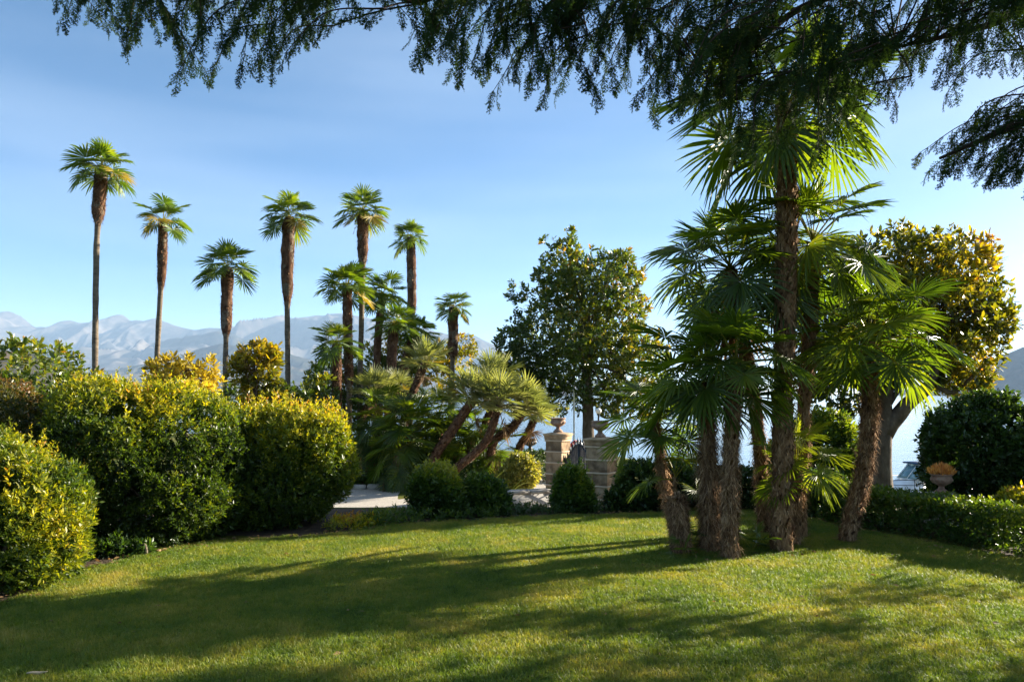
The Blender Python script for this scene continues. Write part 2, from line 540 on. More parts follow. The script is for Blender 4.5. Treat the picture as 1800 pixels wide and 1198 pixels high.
# mountains
def mountain_mat(name, low, mid, high, snow_z=None, zs=1.0):
    m, n, l, pr, out = new_mat(name)
    tc = n.new("ShaderNodeTexCoord")
    no = n.new("ShaderNodeTexNoise"); no.inputs['Scale'].default_value = .004 * zs; no.inputs['Detail'].default_value = 9; no.inputs['Roughness'].default_value = .65
    l.new(tc.outputs['Object'], no.inputs['Vector'])
    rp = ramp(n, [(.32, low), (.5, mid), (.68, high)])
    l.new(no.outputs[0], rp.inputs[0])
    col = rp.outputs[0]
    if snow_z:
        sp = n.new("ShaderNodeSeparateXYZ"); l.new(tc.outputs['Object'], sp.inputs[0])
        n2 = n.new("ShaderNodeTexNoise"); n2.inputs['Scale'].default_value = .009; n2.inputs['Detail'].default_value = 8
        l.new(tc.outputs['Object'], n2.inputs['Vector'])
        ma = n.new("ShaderNodeMath"); ma.operation = 'MULTIPLY_ADD'; ma.inputs[1].default_value = 620; l.new(n2.outputs[0], ma.inputs[0]); l.new(sp.outputs[2], ma.inputs[2])
        mr = n.new("ShaderNodeMapRange"); mr.inputs['From Min'].default_value = snow_z; mr.inputs['From Max'].default_value = snow_z + 90
        l.new(ma.outputs[0], mr.inputs[0])
        mx = n.new("ShaderNodeMixRGB"); mx.inputs[2].default_value = (.55, .55, .58, 1)
        l.new(mr.outputs[0], mx.inputs[0]); l.new(col, mx.inputs[1]); col = mx.outputs[0]
    l.new(col, pr.inputs['Base Color'])
    pr.inputs['Roughness'].default_value = 1; pr.inputs['Specular IOR Level'].default_value = 0
    return m


def mountains(name, prof, d, depth, mat, seed, rough=.16, nu=260, nv=60):
    """range whose skyline passes through photo points prof at distance d, with spurs running down to the lake"""
    prof = np.asarray(prof, float)
    px = np.linspace(prof[0, 0], prof[-1, 0], nu)
    top = np.interp(px, prof[:, 0], prof[:, 1])
    hz = np.maximum(EYE - (top - HZ) / F * d, 0) + 3
    X = (px - 900) / F * d
    t = np.linspace(0, 1.35, nv)
    Y = d - depth + depth * t
    XX, YY = np.meshgrid(X, Y, indexing='ij')
    T = np.broadcast_to(t, XX.shape)
    base = np.where(T <= 1, T ** 1.15, np.maximum(0, 1 - (T - 1) * 2.2))
    P = np.stack([XX / d * 9, YY / d * 5, 0 * XX], -1)
    P = P + .25 * np.stack([snoise(P, seed + 11, 2.0, 2), snoise(P, seed + 12, 2.0, 2), 0 * XX], -1)
    rid = np.zeros_like(XX)
    for q, (fq, am) in enumerate(((1.1, .9), (2.6, .6), (6.0, .36), (13.0, .2), (27.0, .1))):
        rid += am * (1 - 2.2 * np.abs(snoise(P, seed + q * 7, fq, 1)))
    amp = rough * np.sin(np.clip(T, 0, 1) * math.pi * .96)
    Z = hz[:, None] * np.clip(base + rid * amp, 0, 1.04) - 3.5
    crest = hz[:, None] * (base + .03 * (snoise(P, seed + 5, 9, 3) - .3)) - 3.5
    k_ = np.clip((T - .9) / .1, 0, 1)
    Z = np.where(T > .9, Z * (1 - k_) + crest * k_, Z)
    gb = GB()
    i = np.arange(nu - 1)[:, None] * nv; j = np.arange(nv - 1)[None, :]
    gb.add(np.stack([XX, YY, Z], -1).reshape(-1, 3), np.stack([i + j, i + nv + j, i + nv + j + 1, i + j + 1], -1).reshape(-1, 4))
    return obj(name, gb.mesh(name, mat, True), kind='structure')


DM = 12000.0
m_far = mountain_mat('rock_and_snow', (.03, .035, .035), (.075, .065, .058), (.15, .125, .105), 1600)
m_mid = mountain_mat('wooded_slope', (.02, .028, .02), (.04, .038, .026), (.085, .062, .04), None, 2)
mountains('far_mountains', [(-500, 575), (-300, 560), (-120, 572), (-40, 556), (10, 549), (35, 553), (62, 572), (90, 574), (112, 565), (140, 563), (165, 564), (188, 557), (206, 551), (222, 556), (240, 561), (275, 562), (300, 568), (342, 577), (372, 574), (388, 576), (420, 573), (450, 570), (488, 557), (515, 557), (560, 552), (604, 547), (640, 556), (700, 566), (760, 578), (790, 585), (818, 584), (836, 588), (860, 601), (900, 622), (960, 650), (1050, 675), (1150, 688)], DM, 5000, m_far, 4, .15, 760, 150)
mountains('mid_mountains', [(-300, 640), (40, 690), (120, 672), (180, 650), (232, 625), (270, 606), (300, 594), (340, 588), (385, 578), (420, 590), (480, 610), (560, 640), (640, 665), (760, 690)], DM * .8, 3000, m_mid, 9, .17, 320, 70)
mountains('lakeside_hills', [(120, 692), (190, 676), (240, 652), (300, 630), (350, 612), (390, 603), (440, 606), (500, 618), (560, 636), (620, 655), (700, 676), (820, 691)], DM * .6, 2200, m_mid, 15, .17, 320, 70)
mountains('wooded_foothill', [(-600, 600), (-200, 610), (60, 618), (110, 632), (135, 648), (170, 668), (230, 690)], 1300, 500, m_mid, 21, .2, 120, 40)
mountains('right_shore_hills', [(1500, 692), (1600, 684), (1690, 660), (1740, 634), (1770, 618), (1800, 607), (1900, 590), (2100, 570), (2600, 560)], DM * .4, 1300, m_mid, 27, .2)

# gravel drive and planting beds
sheet('gravel_drive', [(-9, 16.2), (-4, 15.6), (0, 15.6), (1.2, 15.3), (3.6, 14.9), (4.6, 17), (3.5, 21.5), (1.2, 24.5), (-1.0, 24.0), (-3.5, 21.6), (-9, 21.6)], .006, M['gravel'])
bed = [gnd(-260, 1120), gnd(-20, 1062), gnd(60, 1040), gnd(150, 1000), gnd(260, 972), gnd(390, 953), gnd(560, 942), gnd(640, 930)]
bl = [p[:2] for p in bed]
sheet('hedge_bed', bl + [np.array([-2.2, 12.6]), np.array([-4.5, 12.6]), np.array([-7.5, 11.5]), np.array([-9, 8.5])], .004, M['soil'])
bl2 = [gnd(600, 930)[:2], gnd(700, 921)[:2], gnd(800, 917)[:2], gnd(900, 910)[:2], gnd(1000, 906)[:2], gnd(1100, 903)[:2], gnd(1230, 900)[:2], gnd(1330, 900)[:2]]
sheet('border_bed', bl2 + [np.array([3.6, 13.2]), np.array([1.5, 13.4]), np.array([-1, 13.4]), np.array([-2.6, 13.0])], .006, M['soil'])
hedge_foot = [gnd(1390, 905)[:2], gnd(1480, 925)[:2], gnd(1560, 940)[:2], gnd(1680, 962)[:2], gnd(1800, 985)[:2], gnd(1950, 1010)[:2]]
sheet('hedge_strip', hedge_foot + [np.array([7.3, 8.9]), np.array([6.4, 10.2]), np.array([5.3, 11.3]), np.array([4.3, 12.2])], .004, M['soil'])

# ------------------------------------------------------------------ haze
gb = GB()
box(gb, (0, 8000, 662), (30000, 20000, 1336))
m = bpy.data.materials.new('haze_air'); m.use_nodes = True
hn = m.node_tree.nodes; hn.clear()
ho = hn.new("ShaderNodeOutputMaterial"); hv = hn.new("ShaderNodeVolumePrincipled")
hv.inputs['Color'].default_value = (.48, .70, 1.0, 1)
hv.inputs['Density'].default_value = 0.62 / DM
hv.inputs['Anisotropy'].default_value = 0.0
m.node_tree.links.new(hv.outputs[0], ho.inputs['Volume'])
haze = obj('haze', gb.mesh('haze', m), kind='stuff')

# ------------------------------------------------------------------ palms
FROND = {}


def frond_mesh(kind, pitch, var, mat):
    key = (kind, pitch, var, mat)
    if key in FROND:
        return FROND[key]
    r = np.random.default_rng(abs(hash((kind, pitch, var))) % 99991 if False else (len(kind) * 977 + (pitch + 100) * 31 + var * 7))
    big = kind == 'fan'
    far_ = kind == 'far'
    nseg = {'fan': 36, 'far': 28, 'silver': 20}[kind]
    Rb = {'fan': .62, 'far': .56, 'silver': .44}[kind] * r.uniform(.92, 1.08)
    Lp = {'fan': .66, 'far': .50, 'silver': .40}[kind] * r.uniform(.85, 1.15)
    split = {'fan': .46, 'far': .5, 'silver': .36}[kind] * r.uniform(.9, 1.1)
    droop = {'fan': .20, 'far': .16, 'silver': .02}[kind] * r.uniform(.3, 1.7)
    span = R({'fan': 148, 'far': 140, 'silver': 112}[kind])
    g = GB()
    # petiole, bending under its own weight
    bend = {'fan': 20, 'far': 14, 'silver': 8}[kind]
    pts = [np.zeros(3)]
    a = R(pitch)
    for k in range(6):
        pts.append(pts[-1] + np.array([math.cos(a), 0, math.sin(a)]) * Lp / 6)
        a -= R(bend / 6) * math.cos(a)
    wob = r.normal(size=3) * .03; wob[0] = 0
    pts = np.array(pts) + np.linspace(0, 1, 7)[:, None] ** 2 * wob
    tube(g, pts, np.linspace(.014, .007, 7) * (.8 if kind == 'silver' else 1.0), 4, .95)
    hub = pts[-1]
    a -= R(r.uniform(-5, 24) if pitch > 0 else r.uniform(5, 30)) if kind != 'silver' else R(r.uniform(-10, 12))
    f = np.array([math.cos(a), 0, math.sin(a)])
    roll = r.normal() * .22
    s0 = np.array([0, 1.0, 0])
    nrm = np.array([-math.sin(a), 0, math.cos(a)])
    s = s0 * math.cos(roll) + nrm * math.sin(roll)
    nrm = np.cross(f, s)
    dphi = 2 * span / nseg
    cup = r.uniform(.05, .28)
    radii = [.05, .5 * split, split, (split + 1) * .5 + .04, 1.0]
    for k in range(nseg):
        phi = -span + (k + .5) * dphi
        L = Rb * (1 - .30 * (abs(phi) / span) ** 2) * r.uniform(.92, 1.05)
        jit = r.normal() * .018
        dr = droop * r.uniform(.5, 1.6) * (1.25 if r.random() < .2 else 1)
        lift = r.normal() * .025
        rows = []
        for q_, rr in enumerate(radii):
            rad = rr * L
            if q_ <= 2:
                hw = rad * math.tan(dphi / 2)
            else:
                hw = split * L * math.tan(dphi / 2) * (.80 if q_ == 3 else 0.10)
            ph = phi + (jit * max(0, rr - split) * 3)
            dd = math.cos(ph) * f + math.sin(ph) * s
            tt = -math.sin(ph) * f + math.cos(ph) * s
            fall = dr * max(0, rr - split * .6) ** 2 * 1.5 * L
            c = hub + dd * rad + nrm * (cup * rad * (abs(math.sin(ph * .5)) ** 1.5) + lift * rr) - np.array([0, 0, 1]) * fall
            pl = nrm * hw * .55
            rows.append([c - tt * hw + pl, c - pl * .6, c + tt * hw + pl])
        v = np.array(rows).reshape(-1, 3)
        q = []
        for b in range(len(radii) - 1):
            q += [[b * 3, b * 3 + 1, b * 3 + 4, b * 3 + 3], [b * 3 + 1, b * 3 + 2, b * 3 + 5, b * 3 + 4]]
        g.add(v, q, float(np.clip(r.normal(.3, .1), 0, 1)))
    FROND[key] = g.mesh('frond', M[mat])
    return FROND[key]


PITCHES = [82, 64, 46, 28, 10, -10, -32, -55]


def crown(root, top, axis, kind, n, scale, lo=-35, hi=84, mat='palm', seed=0, dead=0, yellow=0, spread=.06):
    """fan leaves set spirally round the growing point"""
    r = np.random.default_rng(seed)
    axis = norm(np.asarray(axis, float))
    tilt = Vector((0, 0, 1)).rotation_difference(Vector(axis))
    for k in range(n + dead):
        u = k / max(1, n - 1)
        isd = k >= n
        pitch = hi + (lo - hi) * (u ** .85) + r.normal() * 6 if not isd else r.uniform(-75, -50)
        p = min(PITCHES, key=lambda q: abs(q - pitch))
        az = k * 2.39996 + r.normal() * .22
        mm = 'palm_dead' if isd else ('palm_yellow' if (u > .6 and r.random() < yellow) else mat)
        o = obj('fan_leaf', frond_mesh(kind, p, int(r.integers(0, 3)), mm), root)
        q = tilt.to_matrix() @ Euler((r.normal() * .10, R(-(pitch - p)) , az)).to_matrix()
        o.rotation_euler = q.to_euler()
        sc_ = scale * r.uniform(.82, 1.1) * (1 if u > .12 else .82)
        o.scale = (sc_, sc_, sc_)
        o.location = Vector(top) + Vector(axis) * float((.5 - u) * spread * 2) - Vector(root.location)


def palm(name, label, path, rad, fib, top_d, kind='fan', n=26, scale=1.0, lo=-35, hi=84, seed=0, dead=0, yellow=0, group=None,
         fib_n=1500, fib_len=.10, mat='palm', stubs=0, shag=1.0, fruit=0, cat='palm tree', axis=None):
    """path: world points from base to crown; fib: (t0, t1) share of the path wrapped in fibre; rad: bare radius; top_d: fibre radius"""
    r = np.random.default_rng(seed + 500)
    base = np.asarray(path[0], float)
    root = thing(name, label, cat, base, group)
    N = 40
    P = spline(path, N) - base
    t = np.linspace(0, 1, N)
    wrap = np.clip((t - fib[0]) / .05, 0, 1) * np.clip((fib[1] + .02 - t) / .03, 0.55, 1)
    body = rad + (top_d - rad) * wrap * (.82 + .18 * np.clip((t - fib[0]) / max(.05, (fib[1] - fib[0]) * .5), 0, 1))
    body = body * (1 + .05 * snoise(np.stack([t * 30, 0 * t, 0 * t], -1), seed, 1.0, 2))
    body[:3] *= np.array([1.22, 1.1, 1.04])
    P[0, 2] -= .06
    g = GB(); tube(g, P, body, 12, .5, True, .08, seed)
    trunk = obj('trunk', g.mesh('trunk', M[('fibre' if kind == 'fan' else 'fibre_dark') if fib[0] <= .02 else 'bare_trunk'], True), root)
    # matted fibre and old leaf bases
    g = GB()
    if fib[0] > .02:
        sel = (t >= fib[0] - .012) & (t <= fib[1] + .02)
        idx = np.where(sel)[0]
        rr = body[idx] * 1.03
        rr[0] *= .8
        tube(g, P[idx], rr, 14, .45, True, .16, seed + 1)
    if fib_n:
        tt = r.uniform(fib[0], fib[1], fib_n)
        ii = np.clip((tt * (N - 1)).astype(int), 0, N - 2)
        fr = (tt * (N - 1) - ii)[:, None]
        C = P[ii] * (1 - fr) + P[ii + 1] * fr
        T = norm(P[ii + 1] - P[ii])
        a = r.uniform(0, 2 * math.pi, fib_n)
        U = norm(np.cross(T, np.array([1.0, .13, 0])))
        W = np.cross(T, U)
        O = np.cos(a)[:, None] * U + np.sin(a)[:, None] * W
        rr = (body[ii] * (1 - fr[:, 0]) + body[ii + 1] * fr[:, 0])
        S = C + O * rr[:, None] * .93
        side = np.cross(T, O)
        L = fib_len * r.uniform(.5, 1.4, fib_n)[:, None]
        updn = np.where(r.random(fib_n) < .62, -1.0, 1.0)[:, None]
        d1 = norm(O * r.uniform(.15, .75, (fib_n, 1)) * shag + T * updn * r.uniform(.4, 1.1, (fib_n, 1)) + side * r.normal(size=(fib_n, 1)) * .45)
        mid = S + d1 * L * .55
        tip = mid + norm(d1 * .7 + np.array([0, 0, -1.0]) * r.uniform(0, .9, (fib_n, 1)) * shag + side * r.normal(size=(fib_n, 1)) * .3) * L * .5
        w = (r.uniform(.0022, .006, fib_n) * (1 if kind == 'fan' else 1.9))[:, None]
        v = np.stack([S - side * w, S + side * w, mid + side * w * .8, mid - side * w * .8, tip], 1).reshape(-1, 3)
        b = np.arange(fib_n)[:, None] * 5
        rv = np.clip(r.normal(.55, .3, fib_n), 0, 1)
        off = g.n
        g.add(v, b + np.array([[0, 1, 2, 3]]), rv)
        g.more(b + np.array([[3, 2, 4]]), off, rv)
    if stubs:
        ns = int(stubs)
        tt = np.linspace(fib[0] + .01, fib[1], ns)
        for k in range(ns):
            i0 = min(N - 2, int(tt[k] * (N - 1)))
            c = P[i0] + (P[i0 + 1] - P[i0]) * (tt[k] * (N - 1) - i0)
            T = norm(P[i0 + 1] - P[i0])
            a = k * 2.39996 + r.normal() * .15
            U = norm(np.cross(T, np.array([1.0, .13, 0]))); W = np.cross(T, U)
            O = math.cos(a) * U + math.sin(a) * W
            sd = np.cross(T, O)
            hw, ln = .028 * r.uniform(.8, 1.3), .075 * r.uniform(.6, 1.4)
            if kind != 'fan':
                hw *= 1.3; ln *= 1.2
            s0 = c + O * body[i0] * .85
            e = s0 + O * (.030 + .02 * r.random()) + T * ln
            v = [s0 - sd * hw, s0 + sd * hw, s0 + O * .022 + T * .01, e - sd * hw * .35, e + sd * hw * .35, e - O * .012]
            off = g.n
            rv = float(np.clip(r.normal(.75, .25), 0, 1))
            g.add(v, [[0, 2, 4, 3][::-1], [2, 1, 4, 4][:4]][:1], rv)
            g.more([[0, 2, 3], [2, 1, 4], [2, 4, 3], [3, 4, 5], [0, 3, 5], [1, 5, 4]], off, rv)
    if g.n:
        obj('fibre', g.mesh('fibre', M['fibre' if kind == 'fan' else 'fibre_dark'], False), trunk, kind='stuff')
    top = P[-1]
    ax = axis if axis is not None else norm(P[-1] - P[-4])
    crown(root, top + base, ax, kind, n, scale, lo, hi, mat, seed, dead, yellow)
    for k in range(fruit):
        g = GB()
        a = r.uniform(0, 6.28)
        o_ = np.array([math.cos(a), math.sin(a), 0])
        pts = spline([top, top + o_ * .22 + [0, 0, .03], top + o_ * .38 + [0, 0, -.18]], 8)
        tube(g, pts, .012, 4, .6)
        q = pts[-1] + r.normal(size=(70, 3)) * np.array([.07, .07, .13]) - np.array([0, 0, .08])
        leaf_batch(g, q, r.normal(size=(70, 3)) - [0, 0, 1], .10, .22, r.random(70), r=r)
        obj('fruit_stalk', g.mesh('fruit_stalk', M['palm_dead']), root, kind='stuff')
    return root


def px_path(pts, d, zbase=None):
    """photo points (x, y) from top of the base upward, all at distance d; prepends the foot on the ground"""
    P = [at(x, y, d) for x, y in pts]
    if zbase is not None:
        f = P[0].copy(); f[2] = zbase
        P = [f] + P
    return P


G_TALL = 'tall bare-trunked palms on the skyline'
ZG = -0.75
palm('fan_palm', 'tallest bare-trunked fan palm, at far left, with thick reddish fibre below its crown', px_path([(167, 650), (170, 430), (178, 300)], 22, ZG), .078, (.742, .985), .165, 'far', 22, 1.02, -20, 80, 1, 0, .06, G_TALL, 900, .11, stubs=110)
palm('fan_palm', 'slim tall fan palm second from left on the skyline, ragged crown with yellowing leaf', px_path([(276, 640), (284, 480), (287, 390)], 25, ZG), .082, (.60, .985), .13, 'far', 14, 1.0, -20, 80, 2, 0, .25, G_TALL, 800, .11, stubs=90)
palm('fan_palm', 'third palm from left, shorter skyline palm whose fibre collar ends abruptly in a bare stem', px_path([(395, 700), (398, 565), (400, 470)], 24, ZG), .075, (.60, .985), .165, 'far', 18, 1.06, -20, 80, 3, 0, .05, G_TALL, 700, .11, stubs=80)
palm('fan_palm', 'tall fan palm with fat spindle of fibre above gap between golden hedges', px_path([(506, 690), (505, 500), (508, 382)], 25, ZG), .085, (.60, .985), .185, 'far', 21, 1.03, -20, 78, 4, 0, .12, G_TALL, 1000, .11, stubs=110)
palm('fan_palm', 'tall fan palm with pale smooth stem and brown hanging fruit stalks under its crown', px_path([(632, 720), (637, 480), (638, 372)], 25, ZG), .085, (.685, .985), .165, 'far', 21, .94, -20, 80, 5, 0, .16, G_TALL, 900, .11, stubs=110, fruit=4)
palm('fan_palm', 'thin tall fan palm standing right of the dense middle palms, small crown', px_path([(722, 660), (724, 540), (722, 418)], 30, ZG), .08, (.60, .985), .165, 'far', 18, .86, -20, 80, 6, 0, .10, G_TALL, 700, .12, stubs=80)
palm('fan_palm', 'short dark fan palm alone against the sky left of the large leafy tree', px_path([(795, 655), (796, 610), (797, 540)], 30, ZG), .09, (.50, .985), .18, 'far', 19, .86, -20, 75, 7, 0, .08, G_TALL, 700, .12, stubs=70)
G_MID = 'darker palms clustered behind the silver palms'
palm('fan_palm', 'dark fan palm left of the pale smooth stem, its shaggy trunk rising above the others', px_path([(614, 690), (612, 600), (610, 505)], 24.3, ZG), .085, (.35, .985), .135, 'far', 23, .98, -20, 82, 8, 0, .02, G_MID, 900, .12, stubs=80)
palm('fan_palm', 'bushy fan palm just right of the pale smooth stem, below the tall crowns', px_path([(662, 690), (664, 600), (672, 520)], 27, ZG), .11, (.02, .985), .13, 'far', 23, 1.0, -20, 80, 9, 0, .1, G_MID, 700, .12, stubs=70)
palm('fan_palm', 'bright green fan palm low in the middle palm cluster', px_path([(684, 690), (688, 640), (692, 572)], 25, ZG), .13, (.02, .985), .16, 'far', 20, .92, -20, 84, 10, 0, .05, G_MID, 700, .12, stubs=60)
palm('fan_palm', 'dark fan palm behind the thin pale stem right of the middle cluster', px_path([(712, 690), (710, 650), (728, 590)], 27, ZG), .13, (.02, .985), .16, 'far', 21, 1.0, -20, 80, 12, 0, .02, G_MID, 700, .12, stubs=60)
palm('fan_palm', 'low dark fan palm with brown trunk left of the middle palm cluster', px_path([(592, 690), (592, 650), (592, 605)], 23.5, ZG), .115, (.02, .985), .14, 'far', 18, .88, -20, 78, 13, 0, 0, G_MID, 700, .12, stubs=60)

G_LAWN = 'palms growing in a clump on the lawn'


def lawn_palm(label, pts, base, r0, n, scale, seed, lo=-40, hi=84, mat='palm', dead=2, fibn=4200, stubs=120, yellow=0.0, d_top=None, shag=1.0, axis=None, name='fan_palm', kind='fan', fl=.10):
    b = gnd(*base)
    d0 = b[1]
    path = [b]
    for k, (x, y) in enumerate(pts):
        dd = d0 + ((d_top or d0) - d0) * (k + 1) / len(pts)
        path.append(at(x, y, dd))
    return palm(name, label, path, r0, (.0, .985), r0, kind, n, scale, lo, hi, seed, dead, yellow, G_LAWN, fibn, fl, mat, stubs, shag, axis=axis)


lawn_palm('very tall lawn palm with brown fibrous trunk, crown half hidden by overhanging conifer', [(1377, 700), (1383, 420), (1381, 185)], (1374, 968), .112, 23, 1.2, 31, -44, 78, dead=0, fibn=6500, stubs=420, yellow=.0)
lawn_palm('lawn palm of medium height with bright fan leaves, foremost of the clump', [(1284, 820), (1292, 642)], (1283, 981), .082, 18, .74, 32, -16, 82, dead=0, fibn=5200, stubs=60)
lawn_palm('lawn palm with straw-coloured hairy trunk, left of the foremost trunk', [(1247, 860), (1241, 672)], (1247, 968), .086, 24, .84, 33, -22, 72, dead=0, fibn=6000, stubs=10, shag=1.3, fl=.15)
lawn_palm('short slender lawn palm leaning left in front of the gate pillar', [(1168, 850), (1152, 742)], (1190, 948), .05, 19, .68, 34, -20, 75, dead=0, fibn=2600, stubs=40)
lawn_palm('leaning lawn palm at right of the clump, trunk curving up before the low hedge', [(1519, 820), (1528, 720), (1528, 600)], (1487, 952), .092, 28, .88, 35, -26, 80, dead=0, fibn=5600, stubs=140, yellow=.05)
lawn_palm('dark many-leaved palm behind the clump, left of the very tall trunk', [(1330, 740), (1306, 600), (1284, 475)], (1345, 936), .082, 32, .92, 36, -42, 80, dead=2, fibn=3500, stubs=60, d_top=9.7)
lawn_palm('tall palm hidden behind the very tall trunk, wide green crown to its right', [(1412, 740), (1424, 560), (1428, 430)], (1405, 944), .080, 25, .92, 37, -36, 82, dead=1, fibn=3500, stubs=60, d_top=9.7)
lawn_palm('young palm with yellow-green leaves sprouting at foot of the very tall trunk', [(1402, 880), (1400, 822)], (1399, 958), .055, 15, .58, 38, -25, 80, mat='palm_young', dead=0, fibn=900, stubs=20, yellow=.0)
lawn_palm('small stemmed palm seedling with one spoked fan beside the short leaning palm', [(1186, 868), (1186, 838)], (1188, 955), .018, 6, .55, 39, 0, 80, dead=0, fibn=100, stubs=0)
# headless stump with a mop of fibre
st = palm('palm_stump', 'headless stubby palm trunk covered in brown fibre, left end of the clump', [gnd(1198, 972), at(1194, 920, gnd(1198, 972)[1]), at(1188, 876, gnd(1198, 972)[1])], .078, (0, 1.0), .085, 'fan', 0, 1, seed=40, fib_n=5200, fib_len=.11, stubs=20, shag=1.1, cat='palm stump')

for k, (px_, py_, nn_, sc_, lab) in enumerate([(1222, 965, 7, .36, 'small palm seedling between the stump and the hairy trunk'), (1322, 968, 6, .34, 'palm seedling with pale arching leaves right of the foremost trunk'), (1203, 978, 6, .26, 'tiny palm seedling at foot of the headless stump'), (1265, 962, 6, .34, 'palm seedling between the hairy trunk and the foremost trunk')]):
    p = gnd(px_, py_)
    root = thing('palm_seedling', lab, 'palm seedling', p, 'palm seedlings under the clump')
    crown(root, p, (0, 0, 1), 'fan', nn_, sc_, 10, 80, 'palm', 400 + k, 0, 0, .02)

# silvery dwarf palms with leaning trunks beside the drive
G_SIL = 'silvery dwarf fan palms with leaning trunks'


def silver(label, b, mid, t, d, r0, n, scale, seed, yellow=.05, lo=-4, ax=None):
    path = [at(*b, d), at(*mid, d), at(*t, d)]
    foot = path[0].copy(); foot[2] = min(foot[2], ZG + .35) - .25
    foot[0] -= .08
    palm('dwarf_fan_palm', label, [foot] + path, r0, (0, .985), r0, 'silver', n, scale, lo, 84, seed, 1, yellow, G_SIL, 1300, .09, 'silver_palm', 90, .8, axis=norm((path[-1] - path[-2]) * .35 + np.array([0, 0, .22])))


silver('small silvery dwarf palm at left of the leaning group, beside the pale smooth stem', (634, 745), (646, 715), (659, 692), 23.2, 0.090, 31, 1.07, 51)
silver('tall dwarf palm with dark leaning trunk and yellow dead-edged leaves on top', (708, 752), (722, 700), (746, 640), 22.7, 0.112, 31, 1.10, 52, .18)
silver('silvery crown tucked behind the dark leaning trunk', (690, 740), (692, 715), (696, 690), 24.2, 0.090, 27, 1.05, 53)
silver('dwarf palm with thick brown trunk leaning right above the round shrub', (762, 806), (796, 755), (832, 702), 21.3, 0.127, 34, 1.28, 54)
silver('dwarf palm with long curved trunk sweeping right, second of the thick ones', (800, 826), (852, 778), (878, 712), 20.9, 0.105, 34, 1.20, 55, .08)
silver('highest silvery crown at the back of the leaning dwarf palms', (850, 760), (866, 710), (868, 668), 22.9, 0.112, 33, 1.16, 56)
silver('dwarf palm with low slanting dark trunk, crown nearest the gate pillar urn', (866, 780), (900, 752), (922, 718), 21.5, 0.105, 33, 1.13, 57, .1)
silver('dwarf palm at right end of the leaning group, short trunk before the lake', (912, 790), (926, 765), (940, 735), 22.1, 0.098, 28, 1.00, 58, .1)


def fountain(label, px, py, d, n, scale, seed, lo=-55, hi=75, mat='palm', kind='fan'):
    p = at(px, py, d)
    g_ = float(z_land(p[0], p[1]))
    root = thing('palm_clump', label, 'palm clump', (p[0], p[1], g_), 'leafy stemless palm clumps')
    g = GB()
    tube(g, [[0, 0, -.1], [0, 0, max(.25, p[2] - g_)]], [.2, .14], 9, .4, True, .2, seed)
    obj('stem', g.mesh('stem', M['fibre'], True), root)
    crown(root, (p[0], p[1], max(p[2], g_ + .2)), (0, 0, 1), kind, n, scale, lo, hi, mat, seed, 3, 0, spread=.30)


fountain('dark fountain of drooping fan leaves behind the golden hedge, left end', 668, 745, 22.3, 30, 0.92, 61)
fountain('dark drooping fan leaves under the tall leaning dwarf palm', 722, 762, 21.9, 34, 1.06, 62)
fountain('drooping fan leaves low behind the round shrub, under the thick leaning trunk', 700, 800, 21.3, 24, 0.87, 63, -50, 60)
fountain('grey-green fan leaves massed between the two thick leaning trunks', 772, 742, 22.9, 34, 1.01, 64)
fountain('shadowed fan leaves at foot of the leaning dwarf palms', 826, 770, 22.7, 30, 0.92, 65)
fountain('green fan leaves tucked at the lower right of the leaning dwarf palms', 872, 800, 21.9, 24, 0.83, 66)

fountain('low fan leaves spilling behind the round light-green shrub, above the kerb', 752, 806, 21.9, 24, .82, 67, -45, 65)
fountain('fan leaves filling the gap under the long curved trunk', 805, 800, 22.2, 24, .82, 68, -45, 65)
fountain('fan leaves low at left end of the dwarf palms, next to the golden hedge', 648, 790, 22.4, 22, .85, 69, -45, 65)


# ------------------------------------------------------------------ shrubs, hedges and broadleaf trees
def shell(blobs, n, r, seed, bump=.13, scale=1.0, fr=2.6):
    """points on the outside of a union of ellipsoids, with outward normals"""
    B = np.asarray(blobs, float)
    area = np.array([(b[3] * b[4] + b[3] * b[5] + b[4] * b[5]) for b in B])
    cnt = (area / area.sum() * n * 1.5).astype(int)
    P, Nn = [], []
    for b, c in zip(B, cnt):
        u = norm(r.normal(size=(c, 3)))
        k = 1 + bump * snoise(u * np.array(b[3:6]).mean(), seed, fr, 3)
        p = b[:3] + u * b[3:6] * (k * scale)[:, None]
        nn = norm(u / b[3:6])
        keep = np.ones(c, bool)
        for o in B:
            if o is b:
                continue
            q = (p - o[:3]) / (o[3:6] * .90 * scale)
            keep &= (np.sum(q * q, 1) > 1)
        P.append(p[keep]); Nn.append(nn[keep])
    return np.concatenate(P), np.concatenate(Nn)


def hedge_surface(line, w, h, z0, n, r, seed, inset=0.0):
    """points on the sides and flat top of a clipped hedge following a line"""
    seg_ = np.linalg.norm(np.diff(line, axis=0), axis=1); cum = np.concatenate([[0], np.cumsum(seg_)])
    u = r.uniform(0, cum[-1], n)
    c = np.stack([np.interp(u, cum, line[:, q]) for q in range(3)], -1)
    t = norm(np.stack([np.interp(u, cum, np.gradient(line[:, q])) for q in range(3)], -1))
    sd = np.stack([t[:, 1], -t[:, 0], 0 * u], -1)
    w_, h_ = w - 2 * inset, h - inset
    s_ = r.uniform(0, 2 * h_ + w_, n)
    x = np.where(s_ < h_, -w_ / 2, np.where(s_ > h_ + w_, w_ / 2, s_ - h_ - w_ / 2))
    z = np.where(s_ < h_, s_, np.where(s_ > h_ + w_, 2 * h_ + w_ - s_, h_))
    nrm = np.where((s_ < h_)[:, None], -sd, np.where((s_ > h_ + w_)[:, None], sd, np.array([[0, 0, 1.0]])))
    p = c + sd * x[:, None]; p[:, 2] = z0 + z
    p += nrm * (snoise(p, seed, 2.4, 3) * .035)[:, None]
    return p, nrm


